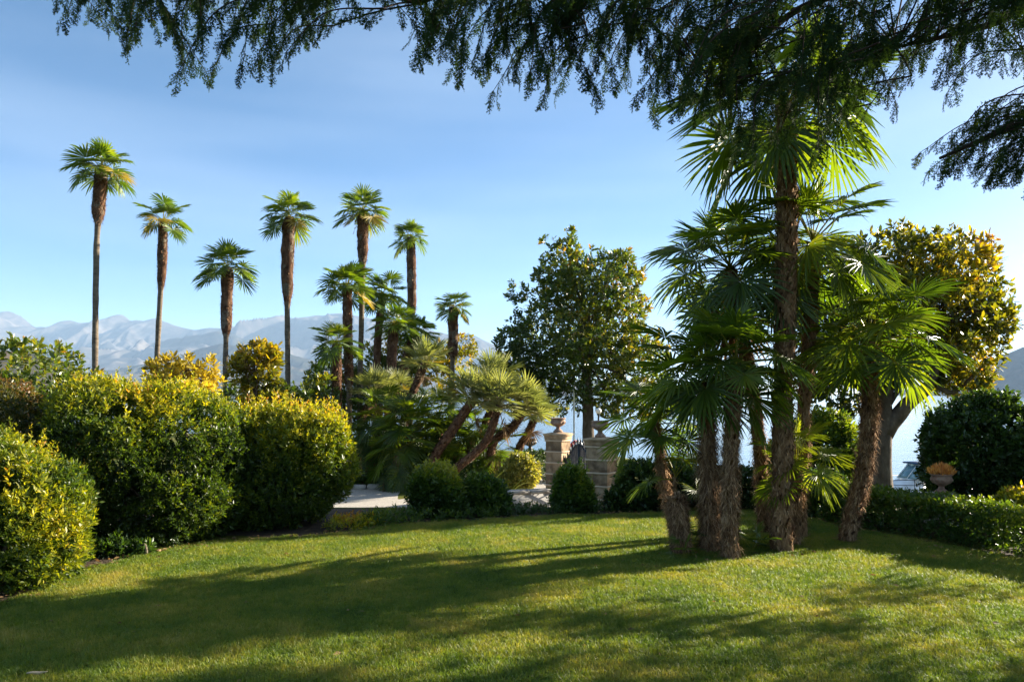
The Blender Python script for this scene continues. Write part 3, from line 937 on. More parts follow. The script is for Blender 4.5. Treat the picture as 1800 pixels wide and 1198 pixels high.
def shrub(name, label, cat, blobs, mat, shoots, leaf, seed, gold=None, k=9, width=.42, oval=False, zg=0.0, sprouts=0, group=None, bump=.13,
          spread=.9, stems=5, inner=True, noise_gold=.25, fold=.28, up=.55, surf=None):
    r = np.random.default_rng(seed)
    B = np.asarray(blobs, float)
    cx, cyy = B[:, 0].mean(), B[:, 1].mean()
    root = thing(name, label, cat, (cx, cyy, zg), group)
    off = np.array([cx, cyy, zg])
    zt = (B[:, 2] + B[:, 5]).max()
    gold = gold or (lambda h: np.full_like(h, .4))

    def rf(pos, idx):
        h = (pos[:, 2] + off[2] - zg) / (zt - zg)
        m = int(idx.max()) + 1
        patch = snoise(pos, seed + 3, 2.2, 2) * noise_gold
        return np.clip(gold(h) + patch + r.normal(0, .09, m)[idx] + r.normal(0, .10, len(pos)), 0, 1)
    g = GB()
    P, Nn = shell(B, shoots, r, seed, bump) if surf is None else surf(shoots, r, 0.0)
    ok = P[:, 2] > zg + .03
    P, Nn = P[ok], Nn[ok]
    P = P + Nn * (r.normal(size=(len(P), 1)) * .03)
    ax = norm(Nn * .85 + np.array([0, 0, up]) + r.normal(size=P.shape) * .32)
    rosettes(g, P - off, ax, k, leaf, width, rf, r, spread, leaf * 1.3, oval, fold)
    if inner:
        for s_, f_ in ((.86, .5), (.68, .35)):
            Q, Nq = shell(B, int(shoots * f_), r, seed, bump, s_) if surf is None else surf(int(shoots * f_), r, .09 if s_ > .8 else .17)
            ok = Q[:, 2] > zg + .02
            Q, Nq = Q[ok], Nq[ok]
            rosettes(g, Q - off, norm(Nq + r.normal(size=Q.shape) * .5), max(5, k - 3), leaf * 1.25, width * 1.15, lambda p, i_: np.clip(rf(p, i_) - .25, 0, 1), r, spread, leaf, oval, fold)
    if sprouts:
        # upright young shoots standing above the clipped outline
        S, Ns = shell(B, sprouts * 8, r, seed + 9, bump)
        S = S[(Ns[:, 2] > .45)]
        S = S[r.permutation(len(S))[:sprouts]]
        n_ = len(S)
        L = r.uniform(.08, .24, n_)
        for q in range(5):
            pp = S + np.array([0, 0, 1.0]) * (L * q / 4)[:, None] + r.normal(size=S.shape) * .008
            rosettes(g, pp - off, norm(np.array([[0, 0, 1.0]]) + r.normal(size=S.shape) * .15), 5, leaf * (1.0 - .1 * q), width, lambda p, i_: np.clip(rf(p, i_) + .15, 0, 1), r, .8, .02, oval)
    obj('foliage', g.mesh('foliage', mat), root, kind='stuff')
    g = GB()
    for q in range(stems):
        b = B[q % len(B)]
        e = b[:3] + r.normal(size=3) * b[3:6] * .25 - off
        s_ = np.array([(b[0] - off[0]) * .5 + r.normal() * .06, (b[1] - off[1]) * .5 + r.normal() * .06, -.05])
        m_ = (s_ + e) / 2 + r.normal(size=3) * .06
        g = GB()
        tube(g, spline([s_, m_, e], 7), np.linspace(.022, .009, 7), 6, .5, True, .1, seed)
        obj('stem', g.mesh('stem', M['bark'], True), root)
    return root


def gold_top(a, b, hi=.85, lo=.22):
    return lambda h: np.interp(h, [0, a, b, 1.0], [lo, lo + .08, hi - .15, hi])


G_H = 'golden hedge bushes along the left side of the lawn'
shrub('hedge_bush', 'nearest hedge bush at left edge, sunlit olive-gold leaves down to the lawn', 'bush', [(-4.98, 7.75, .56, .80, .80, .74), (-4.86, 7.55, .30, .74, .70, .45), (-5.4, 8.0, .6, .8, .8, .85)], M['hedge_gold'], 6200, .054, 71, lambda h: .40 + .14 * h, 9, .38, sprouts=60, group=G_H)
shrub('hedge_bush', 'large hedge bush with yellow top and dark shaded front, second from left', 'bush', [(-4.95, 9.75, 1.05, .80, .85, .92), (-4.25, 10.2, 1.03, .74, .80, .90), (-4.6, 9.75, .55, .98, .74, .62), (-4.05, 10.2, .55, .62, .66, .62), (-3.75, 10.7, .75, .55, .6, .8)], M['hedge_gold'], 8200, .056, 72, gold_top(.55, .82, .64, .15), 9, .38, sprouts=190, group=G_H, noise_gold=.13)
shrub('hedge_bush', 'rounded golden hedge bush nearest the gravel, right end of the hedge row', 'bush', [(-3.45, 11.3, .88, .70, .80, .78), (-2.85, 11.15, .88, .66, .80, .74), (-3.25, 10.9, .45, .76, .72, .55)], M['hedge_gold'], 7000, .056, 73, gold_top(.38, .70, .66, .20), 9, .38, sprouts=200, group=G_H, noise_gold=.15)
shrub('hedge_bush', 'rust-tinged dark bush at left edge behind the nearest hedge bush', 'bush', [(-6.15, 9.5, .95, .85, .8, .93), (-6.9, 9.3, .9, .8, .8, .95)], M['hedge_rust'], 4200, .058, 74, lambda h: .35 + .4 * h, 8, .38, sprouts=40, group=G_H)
shrub('low_plant', 'small dark leafy plant at the hedge foot between the two left bushes', 'plant', [(-4.45, 8.85, .06, .22, .16, .16), (-4.2, 9.0, .05, .16, .14, .12)], M['shrub'], 110, .07, 75, lambda h: .35 + .2 * h, 8, .34)

G_S = 'shrubs in the border before the gate'
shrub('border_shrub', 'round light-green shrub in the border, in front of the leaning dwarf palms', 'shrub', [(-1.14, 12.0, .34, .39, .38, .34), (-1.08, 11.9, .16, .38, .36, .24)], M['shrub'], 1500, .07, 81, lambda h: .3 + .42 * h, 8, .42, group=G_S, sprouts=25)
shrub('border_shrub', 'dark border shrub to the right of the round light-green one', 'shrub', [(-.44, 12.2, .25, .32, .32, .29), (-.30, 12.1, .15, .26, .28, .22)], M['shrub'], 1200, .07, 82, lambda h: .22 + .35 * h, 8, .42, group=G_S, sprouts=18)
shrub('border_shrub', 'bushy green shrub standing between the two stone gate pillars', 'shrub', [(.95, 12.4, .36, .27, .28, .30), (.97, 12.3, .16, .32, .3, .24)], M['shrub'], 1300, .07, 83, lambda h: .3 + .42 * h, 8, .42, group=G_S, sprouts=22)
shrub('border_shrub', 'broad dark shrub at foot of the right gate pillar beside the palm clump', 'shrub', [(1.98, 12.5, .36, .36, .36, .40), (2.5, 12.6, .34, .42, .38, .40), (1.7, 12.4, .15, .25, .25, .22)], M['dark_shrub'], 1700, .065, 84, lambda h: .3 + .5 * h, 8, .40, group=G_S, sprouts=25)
shrub('border_shrub', 'pale cream-yellow variegated shrub beside the drive, left of the gate pillar', 'shrub', [(.22, 19.4, -.02, .42, .40, .42), (.02, 19.5, -.3, .48, .4, .35)], M['pale_shrub'], 1100, .07, 85, lambda h: .35 + .4 * h, 8, .5, zg=ZG, group=G_S)

# low planting along the lawn edge
r = np.random.default_rng(90)
edge_pts = spline([np.append(gnd(x, y)[:2], 0) for x, y in ((590, 936), (640, 929), (700, 921), (800, 918), (900, 908), (1000, 904), (1100, 901), (1200, 899))], 300)
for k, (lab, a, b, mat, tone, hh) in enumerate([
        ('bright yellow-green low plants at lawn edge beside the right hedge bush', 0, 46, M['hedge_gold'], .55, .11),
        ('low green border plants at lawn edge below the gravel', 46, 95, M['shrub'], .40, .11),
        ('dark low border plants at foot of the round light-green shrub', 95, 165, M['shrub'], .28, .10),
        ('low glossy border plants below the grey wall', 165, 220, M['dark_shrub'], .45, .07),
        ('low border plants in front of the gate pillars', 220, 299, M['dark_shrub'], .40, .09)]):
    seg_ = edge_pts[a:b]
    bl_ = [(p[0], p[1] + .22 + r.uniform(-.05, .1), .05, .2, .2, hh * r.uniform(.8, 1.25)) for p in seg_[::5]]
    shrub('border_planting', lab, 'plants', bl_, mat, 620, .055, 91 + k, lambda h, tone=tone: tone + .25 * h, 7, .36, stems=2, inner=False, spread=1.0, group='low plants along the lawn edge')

# clipped hedges
hedge_line = spline([np.append(p, 0) + np.array([.30, .32, 0]) for p in hedge_foot], 60)
bl_ = [(p[0], p[1], .25, .29, .29, .26 + .015 * math.sin(q)) for q, p in enumerate(hedge_line[::2])]
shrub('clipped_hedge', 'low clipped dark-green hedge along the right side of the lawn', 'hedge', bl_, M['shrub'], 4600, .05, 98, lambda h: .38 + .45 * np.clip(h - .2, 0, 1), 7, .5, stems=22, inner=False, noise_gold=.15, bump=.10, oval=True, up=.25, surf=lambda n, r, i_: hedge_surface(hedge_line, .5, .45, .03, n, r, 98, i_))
hl = spline([[2.55, 13.2, 0], [3.5, 12.9, 0], [4.4, 12.3, 0], [4.75, 11.7, 0]], 26)
bl_ = [(p[0], p[1], .24, .30, .32, .42) for p in hl[::2]]
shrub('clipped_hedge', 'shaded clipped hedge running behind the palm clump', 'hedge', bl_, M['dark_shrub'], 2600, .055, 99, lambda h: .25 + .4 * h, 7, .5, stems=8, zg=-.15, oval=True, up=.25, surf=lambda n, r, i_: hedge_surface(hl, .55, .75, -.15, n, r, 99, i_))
shrub('kerb_hedge', 'low hedge row behind the stone kerb of the drive', 'hedge', [(x, 21.95 + .1 * math.sin(x * 3), -.64, .32, .28, .2) for x in np.arange(-4.6, -1.7, .3)], M['shrub'], 1300, .075, 100, lambda h: .3 + .4 * h, 7, .42, zg=ZG, inner=False, stems=4)
shrub('roadside_hedge', 'dark hedge beyond the drive, left of the gate pillar', 'hedge', [(x, 23.4, -.30, .35, .35, .48) for x in np.arange(.3, 1.6, .3)], M['dark_shrub'], 900, .08, 101, lambda h: .3 + .3 * h, 7, .45, zg=ZG, inner=False, stems=3)

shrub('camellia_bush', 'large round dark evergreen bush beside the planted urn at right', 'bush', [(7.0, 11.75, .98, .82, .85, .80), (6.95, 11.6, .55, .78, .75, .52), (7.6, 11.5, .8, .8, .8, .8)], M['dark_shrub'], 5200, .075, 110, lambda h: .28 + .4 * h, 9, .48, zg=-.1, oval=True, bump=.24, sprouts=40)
shrub('yellow_shrub', 'yellow-green shrub at right edge under the round dark bush', 'shrub', [(6.55, 10.15, .36, .34, .3, .22)], M['hedge_gold'], 420, .07, 111, lambda h: .5 + .2 * h, 8, .42)
shrub('garden_shrub', 'bright green shrub behind the palm clump near the leaning palm', 'shrub', [(5.35, 13.6, .70, .55, .5, .85), (4.9, 13.8, .5, .5, .5, .7)], M['shrub'], 1700, .085, 112, lambda h: .35 + .4 * h, 8, .42, zg=-.35)


def tree(name, label, path, r0, r1, blobs, mat, n_ros, leaf, seed, tone, zg, k=10, width=.42, limbs=14, group=None, cat='tree', stray=.10, fill=.5, bark='bark', extra=(), noise_gold=.25):
    """trunk, limbs that reach into the crown, and leaf rosettes spread through the crown's volume in clumps"""
    r = np.random.default_rng(seed)
    path = np.asarray(path, float)
    base = path[0].copy()
    root = thing(name, label, cat, base, group)
    g = GB()
    P = spline(path, 16) - base
    P[0, 2] -= .1
    rad = np.linspace(r0, r1, 16); rad[0] *= 1.3; rad[1] *= 1.12
    tube(g, P, rad, 12, .5, True, .10, seed)
    trunk = obj('trunk', g.mesh('trunk', M[bark], True), root)
    B = np.asarray(blobs, float)
    sat = []
    for q in range(16):
        b = B[int(r.integers(0, min(4, len(B))))]
        u_ = norm(r.normal(size=3) + [0, 0, .35])
        k_ = r.uniform(.16, .30) * min(b[3:6])
        sat.append([*(b[:3] + u_ * b[3:6] * r.uniform(.95, 1.12)), k_ * 1.2, k_ * 1.2, k_])
    B = np.concatenate([B, np.array(sat)])
    Q, _ = shell(B, int(n_ros * (1 - fill)), r, seed, .22)
    w = B[:, 3] * B[:, 4] * B[:, 5]
    ch = r.choice(len(B), int(n_ros * fill), p=w / w.sum())
    u = norm(r.normal(size=(len(ch), 3))) * (r.random((len(ch), 1)) ** .38) * .95
    Q = np.concatenate([Q, B[ch, :3] + u * B[ch, 3:6]])
    # clumps: drop points where a coarse noise is low, leaving gaps to the sky
    keep = snoise(Q, seed + 7, 2.3, 2) + r.normal(0, .22, len(Q)) > -.42
    Q = Q[keep]
    c = np.array([np.average(B[:, q], weights=w) for q in range(3)])
    out = norm(Q - c)
    zt = (B[:, 2] + B[:, 5]).max(); zb = (B[:, 2] - B[:, 5]).min()

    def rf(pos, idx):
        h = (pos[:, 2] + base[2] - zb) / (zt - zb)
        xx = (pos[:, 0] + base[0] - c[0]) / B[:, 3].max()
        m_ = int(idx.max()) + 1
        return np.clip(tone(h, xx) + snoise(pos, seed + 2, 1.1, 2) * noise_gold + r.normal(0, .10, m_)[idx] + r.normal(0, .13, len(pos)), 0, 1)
    g = GB()
    rosettes(g, Q - base, norm(out * .8 + [0, 0, .45] + r.normal(size=Q.shape) * .4), k, leaf, width, rf, r, 1.0, leaf * .8, True)
    obj('crown', g.mesh('crown', mat), root, kind='stuff')
    tip = P[-1]
    sel = r.permutation(len(Q))[:limbs]
    for q in sel:
        g = GB()
        e = Q[q] - base
        i0 = int(np.clip(r.uniform(.62, 1.0) * 15, 0, 15))
        s_ = P[i0]
        mdl = s_ * .55 + e * .45 + np.array([0, 0, .12]) * np.linalg.norm(e - s_) + r.normal(size=3) * .06
        pts = spline([s_, mdl, e], 9)
        tube(g, pts, np.linspace(rad[i0] * .42, .012, 9), 6, .5, True, .1, seed)
        # twigs from this limb towards neighbouring rosettes
        dd = np.linalg.norm(Q - base - e, axis=1)
        for z in np.argsort(dd)[1:9]:
            i1 = int(r.integers(3, 8))
            tube(g, spline([pts[i1], (pts[i1] + Q[z] - base) / 2 + r.normal(size=3) * .04, Q[z] - base], 4), [.014, .011, .008, .005], 4, .5, False)
        obj('limb', g.mesh('limb', M[bark], True), trunk)
    for pth, ra, rb_ in extra:
        g = GB()
        pp = spline(pth, 12) - base
        tube(g, pp, np.linspace(ra, rb_, 12), 10, .5, True, .12, seed + 4)
        obj('limb', g.mesh('limb', M[bark], True), trunk)
    return root


d = 30.0
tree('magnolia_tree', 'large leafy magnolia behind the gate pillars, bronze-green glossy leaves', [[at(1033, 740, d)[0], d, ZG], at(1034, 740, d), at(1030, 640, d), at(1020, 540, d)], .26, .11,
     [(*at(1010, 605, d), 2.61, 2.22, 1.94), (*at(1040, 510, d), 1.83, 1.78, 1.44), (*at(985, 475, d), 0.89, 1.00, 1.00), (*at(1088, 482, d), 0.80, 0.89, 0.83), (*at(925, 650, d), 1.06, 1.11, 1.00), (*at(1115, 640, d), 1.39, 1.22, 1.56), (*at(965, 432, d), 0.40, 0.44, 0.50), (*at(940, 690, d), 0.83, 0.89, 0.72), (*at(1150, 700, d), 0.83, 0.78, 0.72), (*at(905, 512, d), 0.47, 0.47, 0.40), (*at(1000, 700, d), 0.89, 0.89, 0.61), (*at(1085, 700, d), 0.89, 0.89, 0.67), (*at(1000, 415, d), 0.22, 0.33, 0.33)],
     M['magnolia'], 6400, .18, 120, lambda h, x: .36 + .26 * h + .2 * x, ZG, 9, limbs=22)  # leaf tone also brightens to the right, standing in for the sunlit side
d = 17.0
tree('magnolia_tree', 'sunlit yellowish magnolia at right with forked trunk before the lake', [[at(1548, 800, 17.0)[0], d, ZG], at(1548, 800, d), at(1553, 745, d), at(1556, 690, d), at(1565, 600, d)], .26, .1,
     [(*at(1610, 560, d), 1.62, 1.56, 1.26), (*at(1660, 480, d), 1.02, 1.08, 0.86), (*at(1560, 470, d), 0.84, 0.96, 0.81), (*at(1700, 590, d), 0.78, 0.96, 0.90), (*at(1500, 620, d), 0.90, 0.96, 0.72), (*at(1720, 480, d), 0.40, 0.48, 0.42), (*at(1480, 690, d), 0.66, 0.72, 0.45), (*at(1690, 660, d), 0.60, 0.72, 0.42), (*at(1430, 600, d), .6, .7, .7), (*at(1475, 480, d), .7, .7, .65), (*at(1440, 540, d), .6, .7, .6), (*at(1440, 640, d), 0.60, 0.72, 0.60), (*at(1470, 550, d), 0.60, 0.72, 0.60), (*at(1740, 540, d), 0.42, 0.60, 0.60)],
     M['magnolia_gold'], 6400, .14, 121, lambda h, x: .17 + .26 * h + .22 * x, ZG, 9, limbs=18,  # sunlit yellow is put into the leaf colour, stronger towards the sunny right
     extra=[([at(1553, 765, d), at(1590, 715, d - .1), at(1625, 685, d - .2), at(1645, 655, d - .2), at(1650, 600, d - .2)], .19, .06), ([at(1640, 672, d - .2), at(1668, 689, d - .3), at(1690, 680, d - .3), at(1730, 640, d - .3)], .07, .025), ([at(1553, 700, d), at(1510, 680, d + .1), at(1480, 640, d + .2)], .11, .04)])
d = 15.5
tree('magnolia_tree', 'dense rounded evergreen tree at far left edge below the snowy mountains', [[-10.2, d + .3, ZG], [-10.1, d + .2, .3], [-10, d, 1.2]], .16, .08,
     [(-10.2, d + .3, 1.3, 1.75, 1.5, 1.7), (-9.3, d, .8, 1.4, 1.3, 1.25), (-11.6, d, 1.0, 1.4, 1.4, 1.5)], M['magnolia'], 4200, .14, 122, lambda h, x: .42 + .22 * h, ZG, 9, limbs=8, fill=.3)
d = 19.0
tree('autumn_tree', 'small tree with drooping yellow autumn leaves behind the large hedge bush', [at(325, 790, d), at(325, 720, d), at(330, 660, d)], .07, .04,
     [(*at(320, 680, d), .80, .7, .55), (*at(350, 655, d), .45, .5, .42), (*at(290, 655, d), .42, .5, .35)], M['autumn'], 420, .16, 123, lambda h, x: .95 - .75 * np.clip(h - .45, 0, 1), ZG, 9, limbs=8)
d = 20.5
tree('autumn_tree', 'loose golden-brown tree between two tall palm stems behind the hedge', [at(450, 800, d), at(450, 720, d), at(448, 650, d)], .08, .04,
     [(*at(450, 640, d), .62, .6, .52), (*at(462, 690, d), .5, .5, .6), (*at(425, 650, d), .35, .4, .4), (*at(475, 625, d), .3, .3, .3)], M['magnolia_gold'], 480, .15, 124, lambda h, x: .35 + .4 * h, ZG, 9, limbs=9)
G_B = 'evergreen trees behind the palms'
for lab, blobs_, mt, nn, sd, tn in [
        ('dark evergreen bush behind the hedge left of the middle palms', [(*at(520, 705, 22), .6, .6, .45), (*at(560, 690, 23), .6, .6, .55)], 'magnolia', 380, 125, .25),
        ('dark evergreen tree filling the space left of the middle palm trunks', [(*at(585, 665, 25.5), .85, .8, .7), (*at(630, 690, 25.5), .9, .8, .9), (*at(600, 720, 25), .9, .8, .7)], 'magnolia', 700, 126, .22),
        ('evergreen tree seen between the middle palm trunks', [(*at(690, 650, 28), 1.1, .9, .95), (*at(650, 650, 28), .8, .8, .9)], 'magnolia', 620, 127, .42),
        ('yellow-green evergreen tree behind the short dark palm', [(*at(790, 625, 33), .95, .9, .75), (*at(815, 612, 33), .55, .6, .65), (*at(765, 650, 33), .8, .8, .8)], 'magnolia_gold', 560, 128, .42),
        ('dark shrubbery under the golden-brown loose tree', [(*at(420, 715, 21.5), .8, .6, .5), (*at(480, 712, 21.5), .6, .6, .5)], 'magnolia', 420, 129, .2)]:
    cb = np.mean([b[:3] for b in blobs_], 0)
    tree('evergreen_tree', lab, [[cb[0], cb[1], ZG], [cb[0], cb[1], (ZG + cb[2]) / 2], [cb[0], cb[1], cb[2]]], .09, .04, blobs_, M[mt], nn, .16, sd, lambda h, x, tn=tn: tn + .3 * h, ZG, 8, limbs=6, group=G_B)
# strap-leaved plants by the drive
for k, (px, py, dd, lab) in enumerate([(848, 835, 17.6, 'strap-leaved plant with long arching blades, left of the two by the drive'), (884, 832, 18.0, 'strap-leaved plant beside the pale variegated shrub')]):
    r = np.random.default_rng(140 + k)
    p = at(px, py, dd); p[2] = ZG
    root = thing('strap_plant', lab, 'plant', p, 'strap-leaved plants by the drive')
    for q in range(46):
        a, L, e = r.uniform(0, 6.28), r.uniform(.6, 1.05), r.uniform(50, 86)
        o_ = np.array([math.cos(a), math.sin(a), 0])
        pts = [o_ * r.uniform(0, .12)]
        ee = R(e)
        for s_ in range(5):
            pts.append(pts[-1] + (o_ * math.cos(ee) + np.array([0, 0, math.sin(ee)])) * L / 5)
            ee -= R(r.uniform(8, 24))
        pts = np.array(pts); sd = np.cross(o_, [0, 0, 1.0])
        w = np.array([.012, .018, .019, .016, .010, .001])[:, None]
        g = GB()
        v = np.concatenate([pts - sd * w + [0, 0, .006], pts + sd * w + [0, 0, .006], pts], 0)
        g.add(v, [[x, 12 + x, 13 + x, x + 1] for x in range(5)] + [[12 + x, 6 + x, 7 + x, 13 + x] for x in range(5)], r.random())
        obj('blade', g.mesh('blade', M['strap']), root)

# ------------------------------------------------------------------ gate, walls, urns
PROT = R(-33)                                # turn of the pillars


def carved_block(w, h, seed, relief):
    """stone block whose faces carry a sunk panel with worn foliage relief"""
    g = GB()
    nu_, nv_ = 14, 9
    u = np.linspace(-1, 1, nu_); v_ = np.linspace(-1, 1, nv_)
    U, V = np.meshgrid(u, v_, indexing='ij')
    for f in range(4):
        inside = np.clip((.86 - np.maximum(np.abs(U), np.abs(V))) / .08, 0, 1)
        nz = snoise(np.stack([U * w * 3, V * h * 3, 0 * U + f * 9 + seed], -1), seed, 5.5, 3)
        dep = w / 2 - inside * .010 + inside * np.maximum(nz, 0) * relief - (1 - inside) * .0
        edge = np.maximum(np.abs(U), np.abs(V)) > .99
        dep = np.where(edge, w / 2 - .006, dep)
        a = f * math.pi / 2
        o = np.array([math.sin(a), -math.cos(a), 0]); sd = np.array([math.cos(a), math.sin(a), 0])
        p = o * dep[..., None] + sd * (U * (w / 2 - .006))[..., None] + np.array([0, 0, 1.0]) * (V * h / 2)[..., None]
        i = np.arange(nu_ - 1)[:, None] * nv_; j = np.arange(nv_ - 1)[None, :]
        g.add(p.reshape(-1, 3), np.stack([i + j, i + nv_ + j, i + nv_ + j + 1, i + j + 1], -1).reshape(-1, 4), .2 + .35 * np.random.default_rng(seed).random())
    return g


def urn_mesh(s, mat):
    g = GB()
    lathe(g, [(.0, 0), (.11, 0), (.115, .03), (.085, .05), (.06, .075), (.045, .10), (.05, .125), (.09, .145), (.14, .175), (.165, .215), (.168, .25), (.15, .285), (.16, .30), (.185, .315), (.18, .335), (.15, .33), (.13, .30), (.0, .27)], 24, lobes=10, amp=.07, lobe_z=(.13, .29))
    for k in range(10):
        a = k * math.pi / 5
        lathe(g, [(.0, .0), (.02, .008), (.026, .03), (.02, .05), (0, .058)], 6, (.158 * math.cos(a), .158 * math.sin(a), .20))
    me = g.mesh('urn', mat, True)
    me.transform(Matrix.Scale(s, 4))
    return me


def pillar(label, x, y, s, zt, seed):
    root = thing('gate_pillar', label, 'gate pillar', (x, y, ZG), 'stone gate pillars')
    root.rotation_euler.z = PROT
    z = 0.0
    H_ = zt - ZG
    g = GB(); lathe(g, [(.0, 0), (s * .60, 0), (s * .60, .10), (s * .54, .13), (s * .5, .14), (0, .14)], square=True)
    obj('plinth', g.mesh('plinth', M['stone']), root)
    z = .14
    nb_ = 6
    hb = (H_ - .14 - .16) / nb_
    for k in range(nb_):
        o = obj('stone_block', carved_block(s * .96, hb - .028, seed + k, .020).mesh('stone_block', M['stone']), root)
        o.location = (0, 0, z + (hb - .028) / 2)
        g = GB(); box(g, (0, 0, 0), (s * 1.05, s * 1.05, .03), bevel=.006, rnd=.95)
        o = obj('stone_band', g.mesh('stone_band', M['stone']), root)
        o.location = (0, 0, z + hb - .014)
        z += hb
    g = GB()
    lathe(g, [(0, 0), (s * .50, 0), (s * .52, .03), (s * .53, .05), (s * .53, .085), (s * .565, .10), (s * .575, .13), (s * .57, .135), (s * .2, .165), (0, .166)], square=True)
    o = obj('cap', g.mesh('cap', M['stone']), root); o.location = (0, 0, z)
    return z + ZG + .165


pl = at(981, 757, 17.3)
zt1 = pillar('left stone gate pillar, farther one, next to the grey wall', pl[0], 17.3, .42, pl[2] - .03, 301)
prr = at(1058, 765, 14.9)
zt2 = pillar('right stone gate pillar, nearer one, beside the palm clump', prr[0], 14.9, .46, prr[2] - .03, 331)
u = obj('urn', urn_mesh(.92, M['urn']), None, (pl[0] + .0, 17.3, zt1)); tag(u, 'carved terracotta urn on top of the left gate pillar', 'urn', 'carved urns')
u = obj('urn', urn_mesh(.9, M['urn']), None, (prr[0] - .03, 14.9, zt2)); tag(u, 'carved terracotta urn on top of the right gate pillar', 'urn', 'carved urns')

# iron gate between the pillars
a_ = np.array([pl[0] + .21 * math.sin(R(33)) + .03, 17.3 - .21 * math.cos(R(33)), 0]); b_ = np.array([prr[0] - .10, 14.9 + .26, 0])
root = thing('iron_gate', 'black wrought-iron gate with arched top between the stone pillars', 'gate', (a_[0], a_[1], ZG))
L = np.linalg.norm(b_ - a_)
root.rotation_euler.z = math.atan2(b_[1] - a_[1], b_[0] - a_[0])


def gate_top(t):
    return 1.12 + .42 * math.sin(math.pi * t) ** 1.3


nbar = 22
for k in range(nbar + 1):
    t = k / nbar
    g = GB()
    tube(g, [[t * L, 0, .06], [t * L, 0, gate_top(t) + (.0 if k % 2 else .07)]], .017 if k not in (0, 11, nbar) else .03, 6)
    if k % 2 == 0:
        lathe(g, [(0, 0), (.022, .02), (.012, .05), (0, .11)], 6, (t * L, 0, gate_top(t) + .05))
    obj('bar', g.mesh('bar', M['iron']), root)
for zf in (lambda t: .12, lambda t: .62, lambda t: 1.02, gate_top):
    g = GB()
    tube(g, [[t * L, 0, zf(t)] for t in np.linspace(0, 1, 20)], .017, 6)
    obj('rail', g.mesh('rail', M['iron']), root)
for k in range(11):
    g = GB()
    cx_ = (k + .5) / 11 * L
    th = np.linspace(0, 4.2 * math.pi, 30)
    rr = np.linspace(.10, .015, 30)
    tube(g, np.stack([cx_ + rr * np.cos(th), np.full(30, .012), .82 + rr * 1.5 * np.sin(th)], -1), .008, 5)
    obj('scroll', g.mesh('scroll', M['iron']), root)

# low rendered wall with coping, from the left pillar towards the drive
w0 = at(968, 865, 16.9); w1 = at(800, 880, 16.2)
root = thing('garden_wall', 'low grey rendered wall with rounded coping beside the left gate pillar', 'wall', (w0[0], w0[1], ZG))
dirw = np.array([w1[0] - w0[0], w1[1] - w0[1], 0]); Lw = np.linalg.norm(dirw); rzw = math.atan2(dirw[1], dirw[0])
g = GB(); box(g, np.array([0, 0, .24]) + dirw / 2, (Lw, .22, .48), rzw, bevel=.01)
obj('wall_body', g.mesh('wall_body', M['plaster']), root)
for k in range(4):
    g = GB(); box(g, np.array([0, 0, .517]) + dirw * (k + .5) / 4, (Lw / 4 - .008, .32, .07), rzw, bevel=.025, rnd=random.random())
    obj('coping_stone', g.mesh('coping_stone', M['stone_grey']), root)

# kerb stones of the drive
root = thing('stone_kerb', 'rough stone kerb along the far side of the gravel drive', 'kerb', (-4.6, 21.45, ZG))
x = 0.0
k = 0
while x < 3.0:
    Ls = random.uniform(.20, .42)
    g = GB()
    box(g, (0, 0, 0), (Ls - .015, .2 + random.uniform(-.02, .03), .15 + random.uniform(-.02, .02)), random.uniform(-.03, .03), random.random(), .03)
    v = g.v[0]; g.v[0] = v + (snoise(v, k + 400, 9, 2) * .014)[:, None] * norm(v)
    o = obj('kerb_stone', g.mesh('kerb_stone', M['stone_grey']), root); o.location = (x + Ls / 2, .10 * math.sin(x * 1.1), .05)
    x += Ls; k += 1
root = thing('bed_kerb', 'short curved stone kerb below the pale variegated shrub', 'kerb', (-.25, 19.3, ZG))
for k in range(6):
    g = GB(); box(g, (0, 0, 0), (.20, .15, .16), 0, random.random(), .025)
    o = obj('kerb_stone', g.mesh('kerb_stone', M['stone_grey']), root)
    o.location = (k * .20, .03 * (k - 2.5) ** 2 * .4, .05); o.rotation_euler.z = (k - 2.5) * .10

# planted urn on a pedestal at the right
pu = at(1655, 866, 11.0)
root = thing('pedestal', 'small stone pedestal under the planted urn, behind the low hedge', 'pedestal', (pu[0], 11.0, float(z_land(pu[0], 11.0)) - .02))
g = GB(); hgt = pu[2] - float(z_land(pu[0], 11.0)) + .02
lathe(g, [(0, 0), (.17, 0), (.17, .06), (.13, .08), (.12, hgt - .07), (.15, hgt - .04), (.15, hgt), (0, hgt)], square=True)
obj('pedestal_block', g.mesh('pedestal_block', M['stone_grey']), root)
u = obj('urn', urn_mesh(.80, M['urn']), None, (pu[0], 11.0, pu[2] + .001)); tag(u, 'weathered stone urn holding orange flowers at right before the round bush', 'urn', 'carved urns')
root = thing('flower_plant', 'dense orange-pink flowering plant in the stone urn at right', 'plant', (pu[0], 11.0, pu[2] + .25))
r = np.random.default_rng(210)
n_ = 520
ra_ = .145 * np.sqrt(r.random(n_)); an_ = r.uniform(0, 6.283, n_)
bs_ = np.stack([ra_ * np.cos(an_), ra_ * np.sin(an_), .11 * (1 - (ra_ / .15) ** 2) * r.uniform(.2, 1, n_)], -1)
g = GB(); leaf_batch(g, bs_, bs_ * [2.2, 2.2, 0] + r.normal(size=(n_, 3)) * .18 + [0, 0, .7], r.uniform(.05, .11, n_), .32, r.random(n_), r=r)
obj('blossom', g.mesh('blossom', M['flower']), root, kind='stuff')
pu = at(932, 792, 25.0)
u = obj('urn', urn_mesh(1.15, M['dark_trim']), None, (pu[0], 25.0, pu[2])); tag(u, 'small dark urn against the lake, left of the left gate pillar', 'urn', 'carved urns')
root = thing('pedestal', 'pedestal under the small dark urn by the lake', 'pedestal', (pu[0], 25.0, ZG))
